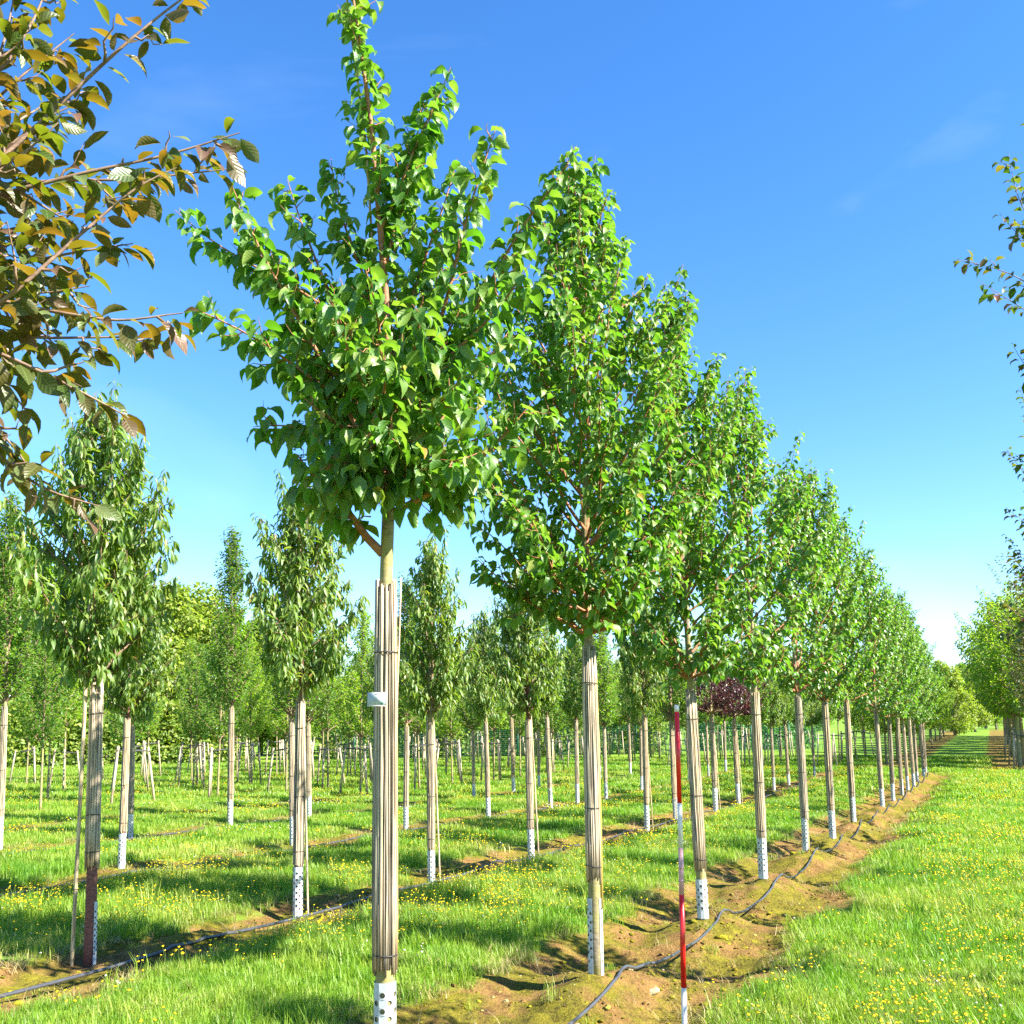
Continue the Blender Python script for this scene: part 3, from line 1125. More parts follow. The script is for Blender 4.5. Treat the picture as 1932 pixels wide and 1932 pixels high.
def clod_mat():
    m, n, l, b = nmat('soil_clod')
    oi = n.new('ShaderNodeObjectInfo')
    r = ramp(n, [(0.0, (0.10, 0.06, 0.02)), (0.3, (0.20, 0.12, 0.04)), (0.45, (0.13, 0.12, 0.01)), (0.93, (0.23, 0.20, 0.014)), (1.0, (0.38, 0.29, 0.17))])
    l.new(oi.outputs['Random'], r.inputs[0])
    g = n.new('ShaderNodeNewGeometry')
    z = noise(n, l, 60, 5, g.outputs['Position'])
    l.new(mixc(n, l, 0.6, r.outputs[0], z.outputs['Color'], 'OVERLAY'), b.inputs['Base Color'])
    b.inputs['Roughness'].default_value = 0.95
    b.inputs['Specular IOR Level'].default_value = 0.1
    bp = n.new('ShaderNodeBump')
    bp.inputs['Distance'].default_value = 0.01
    l.new(z.outputs['Fac'], bp.inputs['Height'])
    l.new(bp.outputs[0], b.inputs['Normal'])
    return m


CLOD = clod_mat()


def build_clods():
    rg = np.random.default_rng(61)
    lim = math.atan(CXY / FPX) + 0.08
    A, S = [], []
    for dmin, dmax, de in ((4.5, 13, 150), (13, 24, 60), (24, 40, 18)):
        n = int(de * lim * (dmax ** 2 - dmin ** 2))
        p = frustum_points(rg, n, dmin, dmax, 0.08)
        w = soil_mask(p[:, 0], p[:, 1]) * sstep(0.36, 0.62, fbm(p[:, 0] * 1.6, p[:, 1] * 1.6, 3))
        p = p[rg.random(n) < w]
        A.append(p)
        S.append(rg.gamma(1.6, 0.006, len(p)) + 0.004 * dmax / 13)
    p, s = np.concatenate(A), np.minimum(0.06, np.concatenate(S))
    P = np.stack([p[:, 0], p[:, 1], gh(p[:, 0], p[:, 1]) - s * 0.1], 1)
    rot = rg.uniform(0, 6.28, (len(p), 3)) * [0.08, 0.08, 1]
    scatter('soil_clods', 'loose mossy soil crumbs on the bare tree strips', 'soil', P, rot, np.stack([s * rg.uniform(0.8, 1.5, len(p)), s, s * rg.uniform(0.6, 1, len(p))], 1), rg.integers(0, 5, len(p)), [clod_mesh(rg) for _ in range(5)])


build_grass()
build_flowers()
build_clods()


# ------------------------------------------------------------------ trees: shared trunk parts
GROUPS = {1: 'trees of the nearest row', 2: 'trees of the second row', 3: 'trees of the third row', 4: 'trees of the fourth row', 0: 'trees of the row right of the path'}


def add_wrap(root, rng, z0, z1, r, single, n=None, bulge=0.005):
    n = n or int(2 * math.pi * r / 0.0098)
    canes = reed_canes(rng, z0, z1, r, n, bulge)
    if single:
        w = obj('reed_wrap', reed_lining(r * 0.93, z0 + 0.06, z1 - 0.07), root)
        for P, R in canes:
            mb = MB()
            mb.tube(P, R, 5, rng.random())
            mb.build('reed_cane', REED, w)
    else:
        mb = MB()
        for P, R in canes:
            mb.tube(P, R, 4, rng.random(), False)
        mb.build('reed_wrap', REED, root)


def reed_lining(r, z0, z1):
    mb = MB()
    zz = np.linspace(z0, z1, 6)
    u = (zz - z0) / (z1 - z0)
    mb.tube(np.stack([zz * 0, zz * 0, zz], 1), r * (1 - 0.13 * u), 14, 0.15)
    return mb.mesh('reed_wrap', REED)


def add_ties(root, rng, r, heights):
    for z in heights:
        mb = MB()
        P, R = ring(r, z, 0.0038, rng.uniform(-0.008, 0.008), rng.uniform(0, 6))
        mb.tube(P, R, 4, 0, False)
        a = rng.uniform(-1.2, 1.2) - 0.5
        e = np.array([math.cos(a), math.sin(a), 0])
        mb.tube([e * r + [0, 0, z], e * (r + 0.02) + [0, 0, z - 0.015], e * (r + 0.016) + [0, 0, z - 0.06]], 0.002, 4)
        mb.build('tie', TIE, root)


def add_crown(root, crown, shapes, mat, rng, single=0, twig=TWIG, view_from=None, branch_parts=False, near_shapes=None):
    """crown leaves (the nearest `single` ones objects of their own) and branches"""
    L = crown.leaf_dict()
    N = len(L['pos'])
    if single:
        vf = np.asarray(view_from)
        vis = L['size'] / np.linalg.norm(L['pos'] - vf, axis=1)
        if hasattr(crown, 'bonus'):
            vis = vis * crown.bonus(L['pos'])
        order = np.argsort(-vis)
        pick, rest = order[:single], order[single:]
    else:
        pick, rest = [], np.arange(N)
    c = obj('crown', leaves_mesh('crown', shapes, {k: v[rest] for k, v in L.items()}, mat, rng), root)
    c['kind'] = 'stuff'
    if single:
        ms = single_leaf_meshes('leaf', near_shapes or shapes, mat)
        R = frames(L['axis'], L['up'])
        import mathutils
        for i in pick:
            o = obj('leaf', ms[rng.integers(0, len(ms))], c)
            M = mathutils.Matrix.Identity(4)
            s = float(L['size'][i])
            for a in range(3):
                for b in range(3):
                    M[a][b] = float(R[i][a][b]) * s
                M[a][3] = float(L['pos'][i][a])
            o.matrix_local = M
    if branch_parts:
        for g in crown.branches:
            obj('branch', wood_mesh([g], 'branch', twig), root)
    else:
        obj('branches', wood_mesh(crown.branches, 'branches', twig), root)
    return c


def copy_tree(root, loc, rz, scale=1.0):
    r = root.copy()
    COL.objects.link(r)
    r.location = loc
    r.rotation_euler = (0, 0, rz)
    r.scale = (scale, scale, scale)
    for ch in root.children:
        c = ch.copy()
        COL.objects.link(c)
        c.parent = r
        for g in ch.children:
            d = g.copy()
            COL.objects.link(d)
            d.parent = c
    return r


def prof_vase(t):
    return float(np.interp(t, [0, 0.12, 0.32, 0.55, 0.78, 1.0], [0.46, 0.82, 1.02, 0.92, 0.58, 0.14]))


def prof_oval(t):
    return float(np.interp(t, [0, 0.15, 0.4, 0.65, 0.85, 1.0], [0.28, 0.52, 0.66, 0.55, 0.32, 0.10]))


def prof_narrow(t):
    return float(np.interp(t, [0, 0.2, 0.45, 0.7, 1.0], [0.28, 0.55, 0.5, 0.3, 0.05]))


def prof_top(t):
    return float(np.interp(t, [0, 0.2, 0.45, 0.7, 0.9, 1.0], [0.3, 0.5, 0.75, 0.92, 0.75, 0.3]))


def prof_round(t):
    return math.sqrt(max(0.0, 1 - (2 * t - 0.95) ** 2)) * 0.95 + 0.05


# ------------------------------------------------------------------ nearest row: the front tree, built from what the photograph shows of it
def front_tree():
    rng = np.random.default_rng(101)
    x0, y0 = -2.757, 4.48
    z0 = ghs(x0, y0)
    D = -x0 * math.sin(YAW) + y0 * math.cos(YAW)
    B = np.array([x0, y0, z0])
    root = empty('cherry_tree', B)
    tag(root, 'large green-leaved tree in front with reed-wrapped trunk carrying a small white plate', 'tree', GROUPS[1])

    def q(px, py, dd=0.0):
        return at(px, py, D + dd) - B
    top = q(728, 1092)
    lead = np.array([top * -0.04, top * 0.2, top * 0.6, top, q(733, 960), q(736, 880), q(734, 720), q(728, 560), q(715, 400), q(700, 230), q(680, 90), q(655, -80), q(640, -190)])
    obj('trunk', trunk_mesh('trunk', lead[:7], [0.051, 0.047, 0.040, 0.036, 0.034, 0.033, 0.026], BARK, 14), root)
    c = Crown(rng, leaf=0.126, gap=0.027, droop=1.1, spread=0.9, along=0.3, jitter=0.35)
    P = np.array([sample(lead[5:], s)[0] for s in np.linspace(0, 0.999, 40)])
    c.branches.append([(P, np.linspace(0.028, 0.003, 40), 8)])
    c.leafy(P, 0.3, 1.0, 0.022, 0.92)
    # short leafy spurs up the leader
    for s in np.linspace(0.3, 0.97, 26):
        p, t = sample(P, s)
        a = rng.uniform(0, 6.28)
        e = p + np.array([math.cos(a), math.sin(a), rng.uniform(0.4, 1.4)]) * rng.uniform(0.10, 0.24) * (1.15 - 0.5 * s)
        Q = limb(p, e, 0.02, rng, 0.5, 0.006)
        c.branches[-1].append((Q, np.linspace(0.004, 0.0012, len(Q)), 4))
        c.leafy(Q, 0.1, 1.0, 0.026, 0.9)
    # primaries: start on the leader -> end, with depth towards (-) or away from (+) the camera
    prim = [
        # left side
        ((722, 1045), (560, 850), -0.15, 0.03, 0.024), ((733, 900), (432, 335), -0.10, 0.16, 0.017), ((734, 860), (470, 420), 0.25, 0.12, 0.012),
        ((733, 780), (545, 345), 0.10, 0.12, 0.013), ((733, 800), (365, 575), -0.30, 0.0, 0.010), ((732, 700), (625, 300), 0.15, 0.10, 0.011),
        ((734, 880), (478, 800), 0.30, -0.10, 0.010), ((732, 640), (330, 395), 0.0, 0.12, 0.010), ((735, 890), (600, 880), -0.45, -0.02, 0.010),
        # right side
        ((738, 968), (1010, 760), 0.05, 0.14, 0.018), ((735, 870), (935, 240), -0.10, 0.16, 0.016), ((735, 820), (1082, 270), 0.10, 0.15, 0.015),
        ((734, 780), (1000, 500), -0.30, 0.10, 0.011), ((733, 700), (860, 300), 0.25, 0.10, 0.010), ((736, 900), (960, 620), 0.45, 0.10, 0.010),
        ((735, 880), (890, 860), -0.45, 0.02, 0.010), ((726, 520), (800, 190), 0.1, 0.05, 0.008), ((720, 430), (845, 130), -0.08, 0.06, 0.008),
        # low dense skirt of the crown
        ((735, 900), (560, 870), 0.1, -0.05, 0.009), ((735, 905), (640, 905), -0.35, -0.04, 0.008), ((735, 905), (800, 890), -0.4, -0.04, 0.008), ((735, 900), (880, 920), 0.1, -0.02, 0.009),
        ((735, 880), (930, 820), -0.2, 0.0, 0.009), ((735, 880), (560, 740), -0.35, 0.0, 0.010), ((735, 880), (690, 820), -0.55, -0.02, 0.009), ((735, 880), (870, 700), -0.5, 0.02, 0.010),
        ((735, 870), (700, 700), 0.55, 0.0, 0.010), ((735, 870), (520, 620), 0.35, 0.05, 0.010), ((735, 780), (600, 560), -0.25, 0.05, 0.010), ((735, 780), (880, 560), -0.15, 0.05, 0.010),
        ((735, 905), (720, 930), -0.35, -0.05, 0.007), ((735, 905), (660, 900), 0.4, -0.04, 0.007), ((735, 905), (830, 900), 0.4, -0.04, 0.007),
        # towards and away from the camera
        ((734, 860), (715, 640), -0.75, 0.02, 0.012), ((734, 820), (800, 560), -0.70, 0.05, 0.011), ((734, 840), (620, 560), -0.65, 0.05, 0.011),
        ((734, 860), (740, 800), -0.60, -0.04, 0.010), ((734, 840), (640, 520), 0.70, 0.05, 0.011), ((734, 840), (840, 480), 0.75, 0.05, 0.011),
        ((734, 720), (745, 520), 0.45, 0.03, 0.010), ((734, 720), (690, 500), -0.45, 0.03, 0.010), ((734, 880), (830, 740), 0.6, 0.0, 0.010),
    ]
    for (sx, sy), (ex, ey), dd, bow, r0 in prim:
        Q = limb(q(sx, sy), q(ex, ey, dd), bow, rng, 0.55, 0.015)
        if ey < 500:
            c.primary(Q, r0, 0.085, (0.12, 0.30), 0.15, 0.25, 0.05, 1.0, 0.10)
        else:
            c.primary(Q, r0, 0.090, (0.18, 0.42), 0.18, 0.28, 0.03, 1.0, 0.10)
    # big low leaves and a yellowing spray by the fork
    Q = limb(q(700, 975), q(640, 985), 0.02, rng)
    c.branches.append([(Q, np.linspace(0.004, 0.0015, len(Q)), 4)])
    c.leafy(Q, 0.2, 1, 0.03, 1.2)
    cam_l = np.array([0, 0, EYE]) - B
    add_crown(root, c, SHAPES['broad'], LEAF_GREEN, rng, 300, TWIG, cam_l, True)
    import mathutils
    before = set(root.children)
    add_wrap(root, rng, 0.58, top[2], 0.0525, True, 34, 0.004)
    add_ties(root, rng, 0.0605, (0.68, 2.13))
    lean_q = mathutils.Vector((0, 0, 1)).rotation_difference(mathutils.Vector(top))
    for ch in root.children:
        if ch not in before:
            ch.rotation_euler = lean_q.to_euler()
    g = obj('trunk_guard', guard_mesh('trunk_guard', 0.054, 0.56, 300, None, 4, 0.10), root)
    g.rotation_euler = (lean_q @ mathutils.Quaternion((0, 0, 1), math.radians(-52))).to_euler()
    # loose cane standing off the wrap, and the cane tied to the leader
    mb = MB()
    mb.tube([q(747, 1500) + [0, 0.0, 0], q(750, 1300), q(757, 1090)], 0.004, 5, 0.6)
    mb.build('loose_cane', REED, root)
    mb = MB()
    mb.tube([q(722, 760, 0.03), q(690, 270, 0.03), q(652, -20, 0.02), q(640, -120, 0.02)], 0.007, 6, 0.5)
    mb.build('leader_cane', BAMBOO, root)
    print('front tree leaves', len(c.pos))
    # label plate
    pc = at(711, 1319, D - 0.105)
    pl = empty('name_plate', pc, math.radians(6))
    tag(pl, 'small white plate with dark print and green round mark tied to the front trunk', 'plate')
    hw, hh = 0.052, 0.0335
    mb = MB()
    mb.box((-hw, -0.0015, -hh), (hw, 0.0015, hh))
    mb.build('panel', PLATE, pl, None, False)
    mb = MB()
    for a, b in (((-hw, -0.003, -hh - 0.002), (hw, 0.003, -hh + 0.0015)), ((hw - 0.0015, -0.003, -hh + 0.0015), (hw + 0.002, 0.003, hh))):
        mb.box(a, b)
    mb.build('edge', WHITEP, pl, None, False)
    rg = random.Random(4)
    for y, w, h in ((0.0225, 0.026, 0.0030), (0.0095, 0.014, 0.0018), (0.0010, 0.018, 0.0018), (-0.0075, 0.034, 0.0018)):
        mb = MB()
        x = -w / 2
        while x < w / 2:
            ww = rg.uniform(0.0012, 0.0022)
            mb.box((x, -0.0022, y - h * rg.uniform(0.35, 0.7)), (min(x + ww, w / 2), -0.0016, y + h * rg.uniform(0.3, 0.75)))
            x += ww + 0.0006
        mb.build('print_line', INK, pl, None, False)
    mb = MB()
    cxp, cyp = 0.028, -0.022
    V = [(cxp, -0.0022, cyp)] + [(cxp + 0.0065 * math.cos(a), -0.0022, cyp + 0.0065 * math.sin(a)) for a in np.linspace(0, 2 * math.pi, 15)[:-1]]
    mb.add(V, [(0, 1 + k, 1 + (k + 1) % 14) for k in range(14)])
    mb.build('round_mark', INKG, pl, None, False)
    return root


front_tree()


# ------------------------------------------------------------------ nearest row: the purple-bronze tree whose branches hang in from the left
def bronze_tree():
    rng = np.random.default_rng(202)
    x0, y0 = -2.75, 1.52
    z0 = ghs(x0, y0)
    B = np.array([x0, y0, z0])
    root = empty('bronze_leaved_tree', B)
    tag(root, 'bronze and amber leaved branches hanging into the upper left corner', 'tree', GROUPS[1])
    D = -x0 * math.sin(YAW) + y0 * math.cos(YAW)
    zt = 2.45
    obj('trunk', trunk_mesh('trunk', [(0, 0, -0.1), (0, 0, 1.2), (0.02, 0.01, 2.4), (0.0, 0.03, 3.4), (0, 0, 4.6)], [0.045, 0.042, 0.036, 0.026, 0.012], BARK, 12), root)

    def q(px, py, dd=0.0):
        return at(px, py, D + dd) - B
    c = Crown(rng, leaf=0.086, gap=0.024, droop=0.6, spread=0.8, along=0.55, jitter=0.5, tipsize=0.9)
    t0 = np.array([0, 0, 1.0])
    # visible limbs: (leave trunk at height), via picture points, depth offset
    vis = [(2.95, [(-40, 330), (43, 253), (190, 130), (343, 2), (395, -45)], 0.05), (2.65, [(-30, 375), (167, 322), (317, 293), (447, 253)], 0.0),
           (2.6, [(-60, 345), (150, 345), (240, 350), (300, 340), (440, 315)], 0.25), (2.55, [(20, 560), (167, 433), (262, 347), (330, 318)], -0.1),
           (2.5, [(-40, 515), (140, 478), (250, 457)], 0.15), (2.5, [(-60, 548), (110, 583), (233, 613), (345, 598)], 0.0),
           (2.45, [(-60, 610), (60, 640), (150, 640), (300, 640)], 0.3), (2.4, [(-60, 640), (60, 700), (150, 745), (245, 790)], -0.05),
           (2.35, [(-70, 760), (0, 880), (83, 932), (190, 955)], 0.1), (2.4, [(-80, 700), (-10, 790), (40, 850), (60, 900)], 0.2),
           (3.2, [(-80, 200), (20, 120), (70, 40), (95, -40)], 0.2), (3.0, [(-90, 290), (-10, 190), (60, 120), (140, 60)], 0.35),
           (2.8, [(-90, 420), (0, 440), (90, 400), (160, 385)], 0.4), (2.6, [(-90, 470), (0, 500), (70, 520), (130, 560)], 0.45),
           (2.7, [(-90, 400), (-20, 330), (40, 290), (110, 230)], -0.1), (3.1, [(-90, 260), (-20, 150), (10, 60), (30, -20)], 0.1), (2.6, [(-90, 520), (-20, 470), (50, 440), (140, 420)], 0.2), (2.5, [(-90, 600), (-20, 680), (20, 740), (60, 790)], 0.0), (2.9, [(-90, 320), (0, 300), (80, 230), (150, 190)], 0.2), (2.5, [(-90, 560), (0, 540), (60, 560), (170, 540)], 0.3), (2.5, [(-90, 620), (-20, 600), (50, 590), (130, 680)], 0.5)]
    for h, pts, dd in vis:
        W = [t0 * h] + [q(px, py, dd + 0.03 * k) for k, (px, py) in enumerate(pts)]
        P = np.array(W)
        P = np.array([sample(P, s)[0] for s in np.linspace(0, 0.999, 26)])
        for _ in range(2):
            P[1:-1] = (P[:-2] + 2 * P[1:-1] + P[2:]) / 4
        P = wobble(P, 0.008, rng)
        c.primary(P, 0.0085, 0.15, (0.14, 0.30), 0.30, 0.25, 0.05, 1.0, 0.05)
    # the rest of the crown, out of the picture
    for i in range(22):
        a = rng.uniform(0, 6.28)
        if -0.6 < a - 0.35 < 1.2:
            a += 2.0
        h = rng.uniform(2.4, 4.2)
        r = rng.uniform(0.5, 0.95)
        Q = limb(t0 * h, [math.cos(a) * r, math.sin(a) * r, h + rng.uniform(0.3, 1.0)], 0.1, rng)
        c.primary(Q, 0.010, 0.26, (0.18, 0.4), 0.25, 0.35, 0.1, 1.0, 0.1)
    fwd = np.array([-math.sin(YAW), math.cos(YAW), 0])
    rgt = np.array([math.cos(YAW), math.sin(YAW), 0])

    def bonus(pos):
        w = pos + B - [0, 0, EYE]
        u = (w @ rgt) / (w @ fwd + 1e-6)
        return np.where((u > -0.51) & (w @ fwd > 0.5), 1.0, 0.01)
    c.bonus = bonus
    add_crown(root, c, SHAPES['bronze'], LEAF_BRONZE, rng, 300, TWIG_DARK, np.array([0, 0, EYE]) - B, True)
    add_wrap(root, rng, 0.5, zt - 0.1, 0.054, False)
    add_ties(root, rng, 0.062, (0.7, 2.0))
    obj('trunk_guard', guard_mesh('trunk_guard', 0.058, 0.5, 340, None, 5), root)
    print('bronze leaves', len(c.pos))


bronze_tree()


# ------------------------------------------------------------------ nearest row: second and third tree, then the rest down the row
def row1_tree(seed, root, zt, zc, ztop, single, leaf=0.112, extra=(), nprim=40, guard_arc=340, guard_rot=0.0, guard_h=0.5, wrap0=0.5, bparts=False, shapes='broad', gap=0.031, wr=0.053, mat=LEAF_GREEN, tg=0.118, rag=0.25):
    rng = np.random.default_rng(seed)
    obj('trunk', trunk_mesh('trunk', [(0, 0, -0.12), (0.004, 0, 1.0), (0, 0.005, zt), (rng.uniform(-0.02, 0.02), 0.0, zc + 0.25), (0, 0, zc + 1.3)], [0.054, 0.047, 0.038, 0.033, 0.018], BARK, 12), root)
    c = Crown(rng, leaf=leaf * 1.0, gap=gap * 0.9, droop=1.0, spread=0.9, along=0.3, jitter=0.36)
    envelope_crown(rng, c, zc, ztop, prof_vase, nprim, 0.75, 0.013, 0.05, ztop + 0.05, (0.15, 0.36), tg * 0.92, 0.25, 0.14, 0.12, shoots=30, rag=rag)
    for st, en, bow in extra:
        c.primary(limb(st, en, bow, rng), 0.010, 0.16, (0.2, 0.42), 0.25, 0.35, 0.1)
    cam_l = np.array([0, 0, EYE]) - np.array(root.location)
    add_crown(root, c, SHAPES[shapes], mat, rng, single, TWIG, cam_l, bparts)
    add_wrap(root, rng, wrap0, zt, wr, bool(single), None, 0.003)
    add_ties(root, rng, wr + 0.0075, (wrap0 + 0.12, 1.15, zt - 0.30))
    g = obj('trunk_guard', guard_mesh('trunk_guard', wr + 0.003, guard_h, guard_arc, None, 5 if guard_arc > 200 else 3, 0.08), root)
    g.rotation_euler = (0, 0, guard_rot)
    return len(c.pos)


R1 = [7.30, 10.24, 13.18, 16.4, 19.16, 22.12, 28.0, 30.7, 33.6, 36.4, 39.0, 41.8, 44.4, 47.0]
rj = random.Random(77)
# second tree
t2 = empty('cherry_tree', (-2.75, 7.30, ghs(-2.75, 7.30)))
tag(t2, 'green-leaved tree second from the front, yellow streak down its reed-wrapped trunk', 'tree', GROUPS[1])
k2 = row1_tree(303, t2, 2.36, 2.46, 6.55, 300, 0.115, [((0, 0, 2.78), (0.62, 0.30, 3.0), 0.06), ((0, 0, 2.5), (-0.45, -0.20, 3.05), 0.05), ((0, 0, 2.7), (-0.86, -0.38, 3.35), 0.08), ((0, 0, 2.6), (-0.80, -0.45, 2.95), 0.03), ((0, 0, 2.9), (-0.85, -0.30, 3.85), 0.1), ((0, 0, 2.8), (-0.70, -0.55, 3.6), 0.1), ((0, 0, 2.6), (-0.35, -0.60, 2.95), 0.03), ((0, 0, 2.6), (0.2, -0.7, 3.0), 0.03), ((0, 0, 2.7), (0.75, 0.25, 3.5), 0.1), ((0, 0, 2.9), (0.6, -0.4, 3.6), 0.1)], 62, 300, math.radians(120), 0.52, 0.62, True, tg=0.10, rag=0.12)
mb = MB()
mb.tube([(0.048, 0.006, 0.45), (0.052, 0.004, 1.2), (0.047, 0.006, 2.1)], [0.017, 0.016, 0.012], 7, 0.9)
m_, n_, l_, b_ = nmat('yellow_lichen')
zz_ = noise(n_, l_, 30, 5)
rr_ = ramp(n_, [(0.35, (0.36, 0.22, 0.03)), (0.65, (0.58, 0.46, 0.10))])
l_.new(zz_.outputs['Fac'], rr_.inputs[0])
l_.new(rr_.outputs[0], b_.inputs['Base Color'])
b_.inputs['Roughness'].default_value = 0.8
st = mb.build('mossy_slat', MATS['yellow_lichen'], t2)
# third tree
t3 = empty('cherry_tree', (-2.74, 10.24, ghs(-2.74, 10.24)))
tag(t3, 'green-leaved tree third from the front, just right of the red and white pole', 'tree', GROUPS[1])
k3 = row1_tree(304, t3, 2.20, 2.32, 6.7, 300, 0.115, [], 56, 345, math.radians(-60), 0.36, 0.42, True, tg=0.105, rag=0.15)
t2.rotation_euler = (0, math.radians(-0.4), 0)
t3.rotation_euler = (0, math.radians(-1.0), 0)
# prototypes for the rest
protos = []
for k, sd in enumerate((305, 306, 307, 308, 309)):
    y = R1[2 + k]
    r = empty('cherry_tree', (-2.75, y, ghs(-2.75, y)))
    row1_tree(sd, r, 2.28 + 0.05 * k, 2.38, (6.6, 6.2, 6.9, 6.4, 6.75)[k], 0, 0.115, [], (42, 36, 44, 38, 40)[k], (320, 300, 350, 310, 340)[k], (math.radians(-40), math.radians(160), 0, 1.0, -1.0)[k], 0.48, 0.45, False, 'broad_mid', 0.032, 0.055, LEAF_MID)
    protos.append(r)
NEAR1 = list(protos)
for k, y in enumerate(R1[7:]):
    NEAR1.append(copy_tree(protos[(k * 2 + 1) % 5], (-2.75 + rj.uniform(-0.05, 0.05), y, ghs(-2.75, y)), rj.uniform(0, 6.28), rj.uniform(0.92, 1.04)))
LEAN1 = []
for k, r in enumerate(NEAR1):
    if k == len(NEAR1) - 1:
        lab = 'green-leaved reed-wrapped tree at the far end of the nearest row'
    else:
        lab = 'green-leaved reed-wrapped tree, %s from the front in the nearest row' % ORD[k + 3]
    tag(r, lab, 'tree', GROUPS[1])
    LEAN1.append((r, rj.uniform(-0.012, 0.012), rj.uniform(-0.01, 0.01)))


# ------------------------------------------------------------------ other species prototypes (built at the origin, moved to their places)
def proto_tree(name, seed, shapes, mat, zt, zc, ztop, prof, nprim, leaf, gap, droop, spread, along, wrap=True, guard=True, lean=0.8, twig=TWIG_DARK, bark=BARK, single_wrap=False, scale_r=1.0, up0=0.2, upt=0.35, twl=(0.2, 0.45), tg=0.125, bow=0.12, tr=0.045, guard_arc=330, guard_rot=0.0, wrap0=0.45, jitter=0.35, wr=0.05, shoots=10, rag=0.2):
    rng = np.random.default_rng(seed)
    root = empty(name, (0, 0, 0))
    obj('trunk', trunk_mesh('trunk', [(0, 0, -0.12), (0.004, 0, 1.0), (0.01, 0.005, zt), (0, 0.0, zc + 0.3), (0, 0, zc + (ztop - zc) * 0.5)], [tr * 1.12, tr * 0.95, tr * 0.8, tr * 0.68, tr * 0.3], bark, 10), root)
    c = Crown(rng, leaf=leaf, gap=gap, droop=droop, spread=spread, along=along, jitter=jitter)
    envelope_crown(rng, c, zc, ztop, lambda t: prof(t) * scale_r, nprim, lean, 0.010 * max(1, scale_r), up0, ztop, twl, tg, 0.25, bow, upt, shoots=shoots, rag=rag)
    add_crown(root, c, SHAPES[shapes], mat, rng, 0, twig)
    if wrap:
        add_wrap(root, rng, wrap0, zt, wr, single_wrap, None, 0.003)
        add_ties(root, rng, wr + 0.0075, (wrap0 + 0.15, 1.2, zt - 0.3))
    if guard:
        g = obj('trunk_guard', guard_mesh('trunk_guard', wr + 0.004, 0.5, guard_arc, None, 5 if guard_arc > 200 else 3, 0.08), root)
        g.rotation_euler = (0, 0, guard_rot)
    print(name, seed, 'leaves', len(c.pos))
    return root


# narrow drooping leaves (row 2 and some of row 3)
peach = [proto_tree('narrow_leaved_tree', 401, 'narrow', LEAF_PEACH, 2.35, 2.35, 5.0, prof_oval, 48, 0.14, 0.0175, 1.6, 0.7, 0.2, scale_r=1.12, bark=BARK_RED, wrap0=0.75, guard_arc=150, guard_rot=math.radians(62), single_wrap=True),
         proto_tree('narrow_leaved_tree', 402, 'narrow', LEAF_PEACH, 2.2, 2.3, 4.6, prof_oval, 44, 0.135, 0.018, 1.6, 0.7, 0.2, bark=BARK_RED, wrap0=0.5, guard_arc=330),
         proto_tree('narrow_leaved_tree', 403, 'narrow', LEAF_PEACH, 2.2, 2.3, 4.8, prof_oval, 42, 0.135, 0.018, 1.6, 0.7, 0.2, scale_r=0.9, wrap0=0.5, guard_arc=340)]
pear = [proto_tree('small_leaved_tree', 411, 'small', LEAF_PEAR, 2.2, 2.25, 5.8, prof_narrow, 50, 0.085, 0.019, 0.45, 0.85, 0.4, lean=1.1),
        proto_tree('small_leaved_tree', 412, 'small', LEAF_PEAR, 2.15, 2.2, 5.4, prof_narrow, 50, 0.085, 0.019, 0.45, 0.85, 0.4, lean=1.0, scale_r=1.25)]
purple = proto_tree('purple_leaved_tree', 421, 'small', LEAF_PURPLE, 2.0, 2.05, 3.35, prof_round, 30, 0.085, 0.026, 0.5, 0.85, 0.35, lean=0.6, scale_r=1.0, wrap0=0.5)
dusk = [proto_tree('dusky_leaved_tree', 431, 'broad_mid', LEAF_DUSK, 2.3, 2.5, 5.9, prof_top, 34, 0.10, 0.036, 0.5, 0.85, 0.45, lean=1.0, scale_r=1.5),
        proto_tree('dusky_leaved_tree', 432, 'broad_mid', LEAF_DUSK, 2.3, 2.5, 5.6, prof_vase, 30, 0.10, 0.04, 0.5, 0.85, 0.45, lean=1.0, scale_r=0.9)]
staked = [proto_tree('staked_tree', 441, 'small', LEAF_BRIGHT, 2.0, 1.9, 6.2, prof_oval, 34, 0.13, 0.030, 0.5, 0.85, 0.35, wrap=False, guard=False, tr=0.035, scale_r=1.5, twl=(0.25, 0.55)),
          proto_tree('staked_tree', 442, 'small', LEAF_PEAR, 2.0, 1.9, 5.6, prof_oval, 34, 0.13, 0.030, 0.5, 0.85, 0.35, wrap=False, guard=False, tr=0.035, scale_r=1.35, twl=(0.25, 0.55)),
          proto_tree('staked_tree', 443, 'small', LEAF_BRIGHT, 2.0, 2.0, 6.6, prof_narrow, 34, 0.13, 0.030, 0.5, 0.85, 0.35, wrap=False, guard=False, tr=0.035, scale_r=1.7, twl=(0.25, 0.55))]
bigrow = [proto_tree('broad_crowned_tree', 451, 'small', LEAF_BRIGHT, 2.0, 2.0, 7.2, prof_round, 54, 0.18, 0.042, 0.6, 0.85, 0.35, wrap=False, guard=False, tr=0.08, scale_r=2.1, lean=0.7, twl=(0.35, 0.8), tg=0.22),
          proto_tree('broad_crowned_tree', 452, 'small', LEAF_BRIGHT, 1.9, 1.9, 6.4, prof_round, 54, 0.18, 0.042, 0.6, 0.85, 0.35, wrap=False, guard=False, tr=0.075, scale_r=1.9, lean=0.7, twl=(0.35, 0.8), tg=0.22)]
USED = set()


